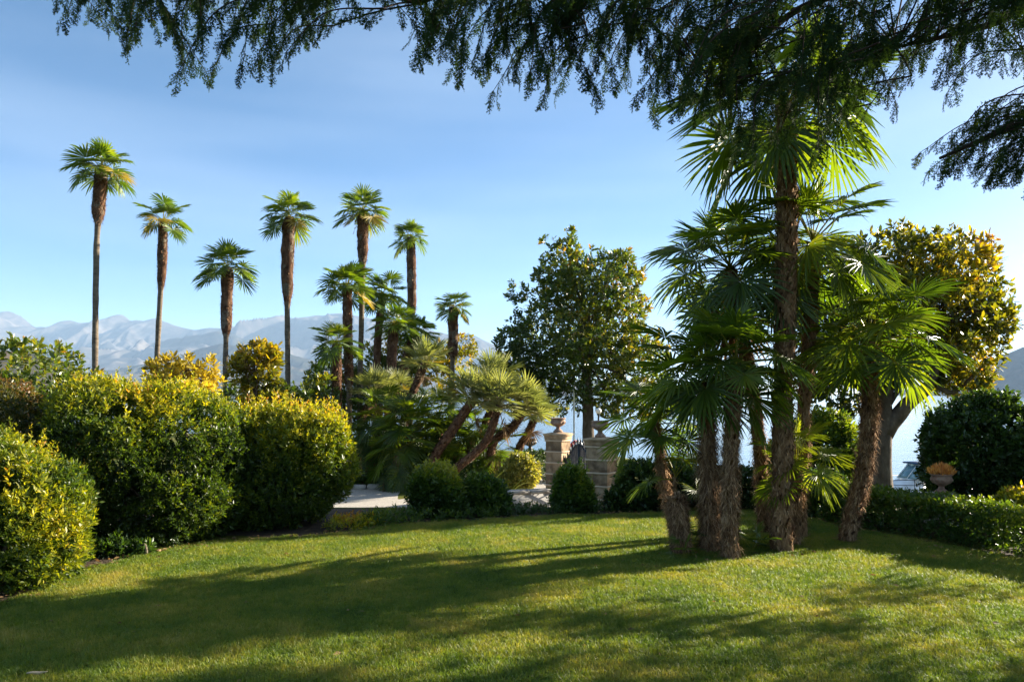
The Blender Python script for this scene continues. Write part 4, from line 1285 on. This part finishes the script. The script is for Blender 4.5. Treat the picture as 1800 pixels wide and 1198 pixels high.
g = GB(); hgt = pu[2] - ZG - .001
lathe(g, [(0, 0), (.2, 0), (.2, .1), (.15, .13), (.14, hgt - .1), (.19, hgt - .06), (.19, hgt), (0, hgt)], square=True)
obj('pedestal_block', g.mesh('pedestal_block', M['stone_grey']), root)

# lamp, pole, life ring, hoop, finial
pg = at(1052, 722, 23.5)
root = thing('globe_lamp', 'white globe lamp on thin post behind the right gate pillar urn', 'lamp', (pg[0], 23.5, ZG))
g = GB(); lathe(g, [(0, -.09), (.05, -.075), (.085, -.03), (.09, 0), (.085, .03), (.05, .075), (0, .09)], 16, (0, 0, pg[2] - ZG)); obj('globe', g.mesh('globe', M['globe'], True), root)
g = GB(); lathe(g, [(.08, 0), (.08, .12), (.03, .18), (.025, pg[2] - ZG - .14), (.05, pg[2] - ZG - .1), (.05, pg[2] - ZG - .075)], 10); obj('post', g.mesh('post', M['iron'], True), root)
pg = at(1009, 690, 29.0)
root = thing('white_pole', 'thin white pole against the lake between the gate pillars', 'pole', (pg[0], 29.0, ZG))
g = GB(); lathe(g, [(.06, 0), (.06, .1), (.035, .16), (.028, 2.9), (.045, 2.92), (.03, 2.98), (0, 3.0)], 10); obj('shaft', g.mesh('shaft', M['white_paint'], True), root)
pg = at(1012, 784, 24.3)
root = thing('life_ring', 'small red and white ring on a stake seen through the iron gate', 'life ring', (pg[0], 24.0, ZG))
for k in range(4):
    g = GB(); th = np.linspace(k * math.pi / 2, (k + 1) * math.pi / 2, 7)
    tube(g, np.stack([.16 * np.cos(th), 0 * th, pg[2] - ZG + .16 * np.sin(th)], -1), .05, 8); obj('ring_quarter', g.mesh('ring_quarter', M['red_paint' if k % 2 else 'white_paint'], True), root)
g = GB(); lathe(g, [(.03, 0), (.025, pg[2] - ZG - .1), (0, pg[2] - ZG - .09)], 8, (0, .06, 0)); obj('stake', g.mesh('stake', M['dark_trim'], True), root)
pg = at(410, 712, 18.0)
th = np.linspace(0, math.pi, 14)
root = thing('garden_hoop', 'pale green arched hoop beside the third palm stem, above the golden hedge', 'hoop', (pg[0], 18.0, ZG))
hh = pg[2] - ZG
g = GB(); tube(g, np.concatenate([[[.13, 0, 0]], np.stack([.13 * np.cos(th), 0 * th, hh + .11 * np.sin(th)], -1), [[-.13, 0, 0]]]), .014, 7); obj('arch', g.mesh('arch', M['pale_green'], True), root)
pg = at(30, 702, 12.0)
root = thing('stone_finial', 'pale pinkish stone finial rising among leaves at far left', 'ornament', (pg[0], 12.0, 0))
g = GB(); z0 = pg[2]
lathe(g, [(.05, 0), (.045, z0 - .05), (.06, z0 - .03), (.05, z0), (.035, z0 + .03), (.055, z0 + .07), (.05, z0 + .11), (.03, z0 + .13), (.05, z0 + .17), (.045, z0 + .21), (.02, z0 + .24), (0, z0 + .27)], 12)
obj('shaft', g.mesh('shaft', M['stone_grey'], True), root)


# ------------------------------------------------------------------ boats on the lake
def boat(label, x, y, rz, s=1.0):
    root = thing('motor_boat', label, 'boat', (x, y, -3.0), 'moored motor boats')
    root.rotation_euler.z = rz; root.scale = (s, s, s)
    # hull sections from bow (-x) to stern (+x): half beam at deck, keel depth, deck height
    sec = [(-3.6, .03, .62, 1.02), (-3.0, .48, .35, .97), (-2.2, .82, .1, .90), (-1.0, 1.08, -.1, .83), (.6, 1.18, -.2, .78), (2.2, 1.16, -.2, .76), (3.4, 1.08, -.18, .76)]
    g = GB(); v = []
    for x_, bm, kz, dz in sec:
        v += [[x_, -bm, dz], [x_, -bm * .93, dz * .55], [x_, -bm * .55, kz + .15 * (dz - kz)], [x_, 0, kz], [x_, bm * .55, kz + .15 * (dz - kz)], [x_, bm * .93, dz * .55], [x_, bm, dz]]
    q = [[i * 7 + j, (i + 1) * 7 + j, (i + 1) * 7 + j + 1, i * 7 + j + 1] for i in range(6) for j in range(6)]
    g.add(v, q); g.more([[42 + j, 43 + j, 48, 48][:3] for j in range(5)], 0)
    obj('hull', g.mesh('hull', M['white_paint'], True), root)
    g = GB(); v = []
    for x_, bm, kz, dz in sec:
        v += [[x_, -bm * .97, dz - .01], [x_, 0, dz + .06], [x_, bm * .97, dz - .01]]
    g.add(v, [[i * 3 + j, i * 3 + j + 1, (i + 1) * 3 + j + 1, (i + 1) * 3 + j] for i in range(6) for j in range(2)])
    obj('deck', g.mesh('deck', M['white_paint']), root)
    g = GB()
    for sg in (-1, 1):
        tube(g, [[x_, sg * (bm + .01), dz - .05] for x_, bm, kz, dz in sec], .035, 6)
    tube(g, [[-3.62, 0, .98], [-3.63, 0, .9]], .04, 6)
    obj('rubbing_strake', g.mesh('rubbing_strake', M['dark_trim'], True), root)
    g = GB()
    v = [[-1.5, -.55, .88], [-1.5, .55, .88], [.3, .8, .84], [.3, -.8, .84], [-.75, -.48, 1.22], [-.75, .48, 1.22], [.3, .7, 1.32], [.3, -.7, 1.32]]
    g.add(v, [[0, 1, 5, 4], [1, 2, 6, 5], [3, 0, 4, 7], [4, 5, 6, 7], [2, 3, 7, 6]])
    obj('cabin', g.mesh('cabin', M['white_paint']), root)
    ws = [[-.55, -.62], [-.55, 0], [-.55, .62], [.5, .86], [.5, -.86]]

    def pane(p, q):
        g = GB(); p, q = np.array([*p, 1.28]), np.array([*q, 1.28])
        tp = np.array([.55, 0, .62])
        a, b, c, d_ = p, q, q * [1, .92, 1] + tp, p * [1, .92, 1] + tp
        nn = norm(np.cross(b - a, d_ - a)) * .012
        v = [a, b, c, d_, a + nn, b + nn, c + nn, d_ + nn]
        g.add(v, [[0, 1, 2, 3], [7, 6, 5, 4], [0, 4, 5, 1], [1, 5, 6, 2], [2, 6, 7, 3], [3, 7, 4, 0]])
        o = obj('window_pane', g.mesh('window_pane', M['teal_glass']), root)
        g = GB(); tube(g, np.array([a, b, c, d_, a]) + nn, .03, 6); obj('frame', g.mesh('frame', M['white_paint']), o)
    pane(ws[0], ws[1]); pane(ws[1], ws[2]); pane(ws[2], ws[3]); pane(ws[4], ws[0])
    g = GB(); box(g, (.75, 0, 1.95), (1.7, 1.62, .07), 0, bevel=.03); obj('canvas_top', g.mesh('canvas_top', M['blue_canvas']), root)
    for sg in (-1, 1):
        for zz in (.28, .52):
            g = GB(); tube(g, [[x_, sg * (bm * .93), dz + zz * min(1, .4 + .3 * (x_ + 3.6))] for x_, bm, kz, dz in sec[:5]], .016, 6); obj('bow_rail', g.mesh('bow_rail', M['dark_trim'], True), root)
        for x_, bm, kz, dz in sec[1:5]:
            g = GB(); tube(g, [[x_, sg * bm * .93, dz - .02], [x_, sg * bm * .93, dz + .52 * min(1, .4 + .3 * (x_ + 3.6))]], .014, 6); obj('stanchion', g.mesh('stanchion', M['dark_trim'], True), root)
    return root


boat('white motor boat with teal windscreen moored beyond the hedge at right', at(1612, 800, 34)[0], 34, R(14), .95)
boat('white boat partly hidden left of the left gate pillar', at(952, 800, 41)[0], 41, R(20), .95)
pb = at(1623, 803, 62)
root = thing('mooring_buoy', 'pale grey round buoy floating on the lake beyond the boat', 'buoy', (pb[0], 62, -3.0))
g = GB(); lathe(g, [(0, -.12), (.15, -.08), (.21, .05), (.2, .18), (.12, .28), (.04, .31), (.03, .37), (0, .38)], 16); obj('float', g.mesh('float', M['grey_paint'], True), root)
g = GB(); th = np.linspace(0, 2 * math.pi, 13); tube(g, np.stack([.05 * np.cos(th), 0 * th, .40 + .05 * np.sin(th)], -1), .012, 5); obj('ring', g.mesh('ring', M['iron'], True), root)

# ------------------------------------------------------------------ overhanging conifer
TR = np.array([9.0, 4.6, 0.0])
root = thing('conifer_tree', 'dark conifer whose drooping feathery branches hang across the top of the view', 'tree', TR)
g = GB(); tube(g, [[0, 0, -.1], [0, 0, 1], [.05, 0, 5], [0, .1, 11], [0, .1, 16]], [.5, .42, .34, .2, .05], 14, .5, True, .1, 3)
ctrunk = obj('trunk', g.mesh('trunk', M['bark_dark'], True), root)
limbs = [
    [TR + [0, 0, 4.7], [4.5, 4.6, 5.35], [1.0, 5.2, 5.3], [-1.2, 5.3, 5.1], [-3.0, 5.2, 4.75]],
    [TR + [0, 0, 4.3], [5.0, 4.6, 5.0], [2.4, 5.2, 5.1], [.6, 5.3, 4.85], [-.6, 5.2, 4.35]],
    [TR + [0, 0, 4.0], [5.4, 4.6, 4.75], [3.1, 5.5, 4.75], [2.2, 5.7, 4.62], [1.75, 5.6, 4.3], [1.4, 5.55, 3.95]],
    [TR + [0, 0, 3.9], [5.6, 4.8, 4.6], [3.8, 5.5, 4.55], [3.3, 5.5, 4.35], [2.6, 5.4, 4.15]],
    [TR + [0, 0, 3.4], [6.0, 4.9, 3.9], [4.4, 5.3, 3.9], [3.5, 5.4, 3.65], [2.9, 5.4, 3.4]],
]
LP = []
for k, pth in enumerate(limbs):
    g = GB(); pp = spline(pth, 30)
    tube(g, pp - TR, np.linspace(.06, .010, 30), 8, .5, True, .12, k)
    obj('limb', g.mesh('limb', M['bark_dark'], True), ctrunk)
    LP.append(pp[8:])
LP = np.concatenate(LP)


def spray_template(seed):
    """one feathery twig about 0.2 long along +x, drooping side shoots set with short needles"""
    r = np.random.default_rng(seed)
    V, T = [], []

    def needles(p0, p1, n_, ln, w):
        d_ = norm(p1 - p0)
        sd = norm(np.cross(d_, [0, 0, 1.0]) + r.normal(size=3) * .15)
        for q in range(n_):
            c_ = p0 + (p1 - p0) * (q + r.random()) / n_
            for sg in (-1, 1):
                e = c_ + (sd * sg * r.uniform(.7, 1) + d_ * .55 + r.normal(size=3) * .2) * ln
                b = len(V)
                V.extend([c_ - d_ * w, c_ + d_ * w, e]); T.append([b, b + 1, b + 2])
        b = len(V)
        n2 = np.cross(sd, d_) * .0013 + sd * .0013
        V.extend([p0 - n2, p0 + n2, p1]); T.append([b, b + 1, b + 2])
    main = [np.array([0, 0, 0.]), np.array([.07, 0, -.004]), np.array([.14, .006, -.022]), np.array([.20, .008, -.055])]
    for a_, b_ in zip(main[:-1], main[1:]):
        needles(a_, b_, 7, .016, .0042)
    for q in range(11):
        t = .05 + .9 * q / 11
        c_ = main[0] + (spl[int(t * 20)] - main[0])
        sg = 1 if q % 2 else -1
        L_ = .075 * (1 - t * .7) * r.uniform(.7, 1.2)
        e = c_ + np.array([.75, .75 * sg, -.22 + r.normal() * .2]) * L_
        needles(c_, e, 6, .015, .0042)
    return np.array(V), np.array(T)


spl = spline([[0, 0, 0], [.07, 0, -.004], [.14, .006, -.022], [.20, .008, -.055]], 21)
TPL = [spray_template(k) for k in range(6)]


def place_sprays(g, pos, dr, scale, r, tone):
    """instances of the twig, baked"""
    dr = norm(dr)
    up = norm(np.array([0, 0, 1.0]) + r.normal(size=dr.shape) * .45)
    sd = norm(np.cross(up, dr)); up = np.cross(dr, sd)
    which = r.integers(0, len(TPL), len(pos))
    for k, (V, T) in enumerate(TPL):
        m_ = which == k
        if not m_.any():
            continue
        n_ = int(m_.sum())
        W = pos[m_][:, None, :] + scale[m_][:, None, None] * (V[None, :, 0:1] * dr[m_][:, None, :] + V[None, :, 1:2] * sd[m_][:, None, :] + V[None, :, 2:3] * up[m_][:, None, :])
        Tt = (np.arange(n_)[:, None, None] * len(V) + T[None]).reshape(-1, 3)
        g.add(W.reshape(-1, 3), Tt, np.repeat(np.clip(r.normal(tone, .2, n_), 0, 1), len(T)))


r = np.random.default_rng(230)
SIL = np.array([(60, -60), (85, 0), (120, 28), (150, 48), (185, 36), (215, 70), (250, 88), (272, 72), (300, 120), (318, 146), (340, 120), (362, 150), (385, 108), (430, 150), (450, 122), (492, 112), (510, 84), (545, 60), (575, 58), (605, 18), (640, -30), (670, -10), (700, 60), (735, 98), (765, 100), (770, 140), (800, 120), (824, 172), (850, 150), (872, 172), (930, 160), (965, 168), (1000, 150), (1022, 70), (1040, 155), (1075, 160), (1105, 150), (1130, 195), (1180, 190), (1240, 205), (1300, 245), (1350, 265), (1400, 225), (1432, 280), (1470, 190), (1520, 160), (1570, 185), (1600, 165), (1622, 100), (1636, 215), (1652, 245), (1672, 150), (1700, 130), (1730, 110), (1800, 150), (1870, 180)], float)
tips = []
while len(tips) < 350:
    px = r.uniform(70, 1880)
    ym = np.interp(px, SIL[:, 0], SIL[:, 1])
    py = ym - abs(r.normal()) * 75 if r.random() < .55 else r.uniform(-190, ym)
    if ym < -20 or py < -220 or (px > 1000 and not 1150 < px < 1560 and r.random() < .30):
        continue
    d_ = r.uniform(4.4, 6.2)
    tips.append((px, py, d_, 0))
for k in range(36):                       # boughs coming in from the right edge
    t = r.random()
    tips.append((1612 + 230 * t + r.normal() * 10, 296 + 40 * t - abs(r.normal()) * 60 * (0.25 + t), r.uniform(5.0, 6.0), 1))
g = GB(); gt = GB()
POS, DIR, SCL = [], [], []
for px, py, d_, fl in tips:
    T_ = at(px, py, d_)
    if fl:
        S_ = T_ + np.array([r.uniform(.7, 1.2), r.uniform(-.2, .3), r.uniform(.15, .5)])
    else:
        S_ = T_ + np.array([r.uniform(.10, .65) * (1 if r.random() < .75 else -.7), r.uniform(-.3, .3), r.uniform(.30, .65)])
    mid_ = (S_ + T_) / 2 + np.array([-.06, 0, .10])
    pp = spline([S_, mid_, T_], 14)
    tube(gt, pp - TR, np.linspace(.0065, .0018, 14), 4, .5, False)
    j = np.argmin(np.linalg.norm(LP - S_, axis=1))
    tube(gt, spline([LP[j], (LP[j] + S_) / 2 + [0, 0, .02], S_], 6) - TR, np.linspace(.007, .005, 6), 4, .5, False)
    tan = norm(np.gradient(pp, axis=0))
    ns = 15
    for q in range(ns):
        i0 = min(13, int(q / (ns - 1) * 13.0))
        sd = norm(np.cross(tan[i0], [0, 0, 1.0])) * (1 if q % 2 else -1)
        POS.append(pp[i0]); DIR.append(tan[i0] * .75 + sd * r.uniform(.25, .8) + np.array([0, 0, -r.uniform(.2, .9)])); SCL.append(r.uniform(.6, 1.1) * (1 - .25 * q / ns))
    POS.append(pp[-1]); DIR.append(tan[-1] + [0, 0, -.4]); SCL.append(.7)
place_sprays(g, np.array(POS) - TR, np.array(DIR), np.array(SCL), r, .35)
obj('twigs', gt.mesh('twigs', M['bark_dark']), root, kind='stuff')
obj('foliage', g.mesh('foliage', M['conifer']), root, kind='stuff')
# boughs added out of view, placed so their shadows streak the lawn
g = GB()
nb_ = 0
tries = 0
while nb_ < 120 and tries < 60000:
    tries += 1
    thin = True
    sx, sy_ = (r.uniform(-5.8, 6.0), r.uniform(3.9, 8.4)) if thin else (r.uniform(-6, 7), r.uniform(3.8, 8.9))
    zc = r.uniform(2.0, 8.0)
    c_ = np.array([sx + zc / SUN.z * SUN.x, sy_ + zc / SUN.z * SUN.y, 0])
    ppx = 900 + F * (c_[0] - 1.1) / c_[1]
    if ppx < 1880 or np.hypot(c_[0] - TR[0], c_[1] - TR[1]) > 10.5:
        continue
    if snoise(np.array([sx * .75, sy_ * 3.6, 0]), 79, 1.0, 2) < .26 or r.random() > np.interp(sx, [-6, -2, 1, 6], [1, .8, .3, .25]):
        continue
    hits = False
    for h_ in (.4, 1.2, 2.0, 2.8):
        q_ = c_[:2] - (zc - h_) / SUN.z * np.array([SUN.x, SUN.y])
        hits |= (1.6 < q_[0] < 4.8) and (8.3 < q_[1] < 10.6)
    if (hits and r.random() < .95) or (not thin and sx < -.5 and r.random() < .6):
        continue
    a = math.atan2(c_[1] - TR[1], c_[0] - TR[0])
    n_ = int(r.integers(40, 80)) if not thin else int(r.integers(16, 40))
    ln = r.uniform(.4, 1.0)
    ang = r.normal() * .35
    q = r.normal(size=(n_, 3)) * [ln * .5, .13, .05]
    ca, sa = math.cos(ang), math.sin(ang)
    q = np.stack([q[:, 0] * ca - q[:, 1] * sa, q[:, 0] * sa + q[:, 1] * ca, q[:, 2] - .05 * np.abs(q[:, 0])], -1)
    leaf_batch(g, c_ + [0, 0, zc] + q - TR, r.normal(size=(n_, 3)) * [1, 1, .4] - [0, 0, .4], r.uniform(.14, .30, n_), .35, np.clip(r.normal(.4, .2, n_), 0, 1), r=r)
    gl = GB()
    tube(gl, spline([[0, 0, zc + .4], [(c_[0] - TR[0]) * .5, (c_[1] - TR[1]) * .5, zc + .35], c_ + [0, 0, zc] - TR], 8), np.linspace(.035, .008, 8), 5, .5, False)
    obj('limb', gl.mesh('limb', M['bark_dark'], True), ctrunk)
    nb_ += 1
obj('shade_foliage', g.mesh('shade_foliage', M['conifer']), root, kind='stuff')

# ------------------------------------------------------------------ grass and fallen leaves
edge = np.array([p[:2] for p in bed] + [np.array([-2.2, 11.1])] + bl2[1:] + [gnd(1390, 905)[:2]] + hedge_foot[1:] + [np.array([7.5, 4.0]), np.array([-7.5, 4.0])])


def inside(poly, pts):
    x, y = pts[:, 0], pts[:, 1]
    res = np.zeros(len(pts), bool)
    k = len(poly)
    for i in range(k):
        (x1, y1), (x2, y2) = poly[i], poly[(i + 1) % k]
        c = ((y1 > y) != (y2 > y)) & (x < (x2 - x1) * (y - y1) / (y2 - y1 + 1e-12) + x1)
        res ^= c
    return res


cs = .125
gx, gy = np.meshgrid(np.arange(-7.5, 7.5, cs), np.arange(4.0, 12.6, cs), indexing='ij')
cc = np.stack([gx.ravel() + cs / 2, gy.ravel() + cs / 2], -1)
keep = inside(edge, cc + rng.normal(size=cc.shape) * .05) & (np.abs(cc[:, 0]) < cc[:, 1] * .643 + .6)
cc = cc[keep]
g = GB()
v = np.stack([np.concatenate([cc + np.array(o) * cs / 2, np.full((len(cc), 1), .003)], 1) for o in ((-1, -1), (1, -1), (1, 1), (-1, 1))], 1).reshape(-1, 3)
v[:, 2] += z_land(v[:, 0], v[:, 1])
g.add(v, np.arange(len(cc))[:, None] * 4 + np.arange(4)[None])
m, n, l, pr, out = new_mat('grass_blades')
geo = n.new("ShaderNodeNewGeometry")
na = n.new("ShaderNodeTexNoise"); na.inputs['Scale'].default_value = 1.1; na.inputs['Detail'].default_value = 7; na.inputs['Roughness'].default_value = .66
l.new(geo.outputs['Position'], na.inputs['Vector'])
oi = n.new("ShaderNodeObjectInfo")
ma = n.new("ShaderNodeMath"); ma.operation = 'MULTIPLY_ADD'; ma.inputs[1].default_value = .22
l.new(oi.outputs['Random'], ma.inputs[0]); l.new(na.outputs[0], ma.inputs[2])
rp = ramp(n, [(.38, (.062, .118, .016)), (.54, (.12, .185, .024)), (.70, (.23, .245, .042)), (.84, (.38, .32, .09))])
l.new(ma.outputs[0], rp.inputs[0]); l.new(rp.outputs[0], pr.inputs['Base Color'])
pr.inputs['Roughness'].default_value = .5; pr.inputs['Specular IOR Level'].default_value = .35
tr_ = n.new("ShaderNodeBsdfTranslucent"); mul = n.new("ShaderNodeMixRGB"); mul.blend_type = 'MULTIPLY'; mul.inputs[0].default_value = 1; mul.inputs[2].default_value = (1.7, 1.6, .5, 1)
l.new(rp.outputs[0], mul.inputs[1]); l.new(mul.outputs[0], tr_.inputs[0])
mx = n.new("ShaderNodeMixShader"); mx.inputs[0].default_value = .45
l.new(pr.outputs[0], mx.inputs[1]); l.new(tr_.outputs[0], mx.inputs[2]); l.new(mx.outputs[0], out.inputs[0])
M['grass'] = m
tcol = bpy.data.collections.new('grass_tufts')
for k in range(4):
    r = np.random.default_rng(260 + k)
    gg = GB(); n_ = 16
    p = np.concatenate([r.normal(size=(n_, 2)) * .022, np.zeros((n_, 1))], 1)
    a = r.uniform(0, 6.28, n_); h = r.uniform(.018, .042, n_)
    o_ = np.stack([np.cos(a), np.sin(a), 0 * a], -1); s_ = np.stack([-np.sin(a), np.cos(a), 0 * a], -1)
    w = .0018
    m1 = p + np.array([0, 0, 1.]) * (h * .6)[:, None] + o_ * (h * .18)[:, None]
    tp = p + np.array([0, 0, 1.]) * (h * r.uniform(.75, 1, n_))[:, None] + o_ * (h * r.uniform(.3, .9, n_))[:, None]
    vv = np.stack([p - s_ * w, p + s_ * w, m1 + s_ * w * .8, m1 - s_ * w * .8, tp], 1).reshape(-1, 3)
    b = np.arange(n_)[:, None] * 5
    gg.add(vv, b + [[0, 1, 2, 3]]); gg.more(b + [[3, 2, 4]], 0)
    to = bpy.data.objects.new('tuft', gg.mesh('tuft', M['grass'])); tcol.objects.link(to)
grass = obj('grass', g.mesh('grass', M['grass']), kind='stuff')
grass["label"] = 'short mown grass of the lawn'
ng = bpy.data.node_groups.new('grass_scatter', 'GeometryNodeTree')
ng.interface.new_socket('Geometry', in_out='INPUT', socket_type='NodeSocketGeometry')
ng.interface.new_socket('Geometry', in_out='OUTPUT', socket_type='NodeSocketGeometry')
N = ng.nodes; Lk = ng.links
gi, go = N.new('NodeGroupInput'), N.new('NodeGroupOutput')
dp = N.new('GeometryNodeDistributePointsOnFaces'); dp.inputs['Density'].default_value = 1700.0
ip = N.new('GeometryNodeInstanceOnPoints')
ci = N.new('GeometryNodeCollectionInfo'); ci.inputs['Collection'].default_value = tcol
ci.inputs['Separate Children'].default_value = True; ci.inputs['Reset Children'].default_value = True
ip.inputs['Pick Instance'].default_value = True
rv = N.new('FunctionNodeRandomValue'); rv.data_type = 'FLOAT_VECTOR'
rv.inputs[0].default_value = (-.25, -.25, 0); rv.inputs[1].default_value = (.25, .25, 6.283)
rs = N.new('FunctionNodeRandomValue'); rs.data_type = 'FLOAT'
rs.inputs[2].default_value = .55; rs.inputs[3].default_value = 1.2
Lk.new(gi.outputs[0], dp.inputs['Mesh']); Lk.new(dp.outputs['Points'], ip.inputs['Points'])
Lk.new(ci.outputs[0], ip.inputs['Instance']); Lk.new(rv.outputs[0], ip.inputs['Rotation']); Lk.new(rs.outputs[1], ip.inputs['Scale'])
Lk.new(ip.outputs[0], go.inputs[0])
md = grass.modifiers.new('scatter', 'NODES'); md.node_group = ng

# fallen leaves along the bed edges and a few on the turf
r = np.random.default_rng(270)
g = GB()
el = spline([np.append(p, 0) for p in np.array(bl[1:] + bl2[1:7])], 200)
q = el[r.integers(0, 200, 420)] + r.normal(size=(420, 3)) * [.12, .12, 0]
hf = spline([np.append(p, 0) for p in hedge_foot], 80)
q = np.concatenate([q, hf[r.integers(0, 80, 90)] + r.normal(size=(90, 3)) * [.25, .25, 0]])
q = np.concatenate([q, np.stack([r.uniform(-4.5, 6, 170), r.uniform(4.4, 11.5, 170), np.zeros(170)], -1)])
for bx_, by_ in ((1374, 968), (1283, 981), (1247, 968), (1190, 960), (1487, 952), (1345, 936), (1405, 944)):
    q = np.concatenate([q, gnd(bx_, by_) + r.normal(size=(26, 3)) * [.2, .2, 0]])
q[:, 2] = z_land(q[:, 0], q[:, 1]) + .024
leaf_batch(g, q, r.normal(size=(len(q), 3)) * [1, 1, .12], r.uniform(.03, .075, len(q)), .45, r.random(len(q)), r=r)
fl = obj('fallen_leaves', g.mesh('fallen_leaves', M['palm_dead']), kind='stuff')
fl["label"] = 'dry brown leaves scattered along the lawn edges'
p = gnd(65, 1190)
g = GB(); n_ = 8
pts = np.stack([np.linspace(-.06, .06, n_), .01 * np.sin(np.linspace(0, 3, n_)), .03 + .006 * np.cos(np.linspace(0, 5, n_))], -1)
tube(g, pts, [.003, .008, .011, .012, .011, .009, .007, .003], 7, .5, True, .2)
o = obj('bark_chip', g.mesh('bark_chip', M['driftwood'], True), None, p); o.rotation_euler.z = .35
tag(o, 'pale sliver of wood lying on the grass at lower left corner', 'bark chip')
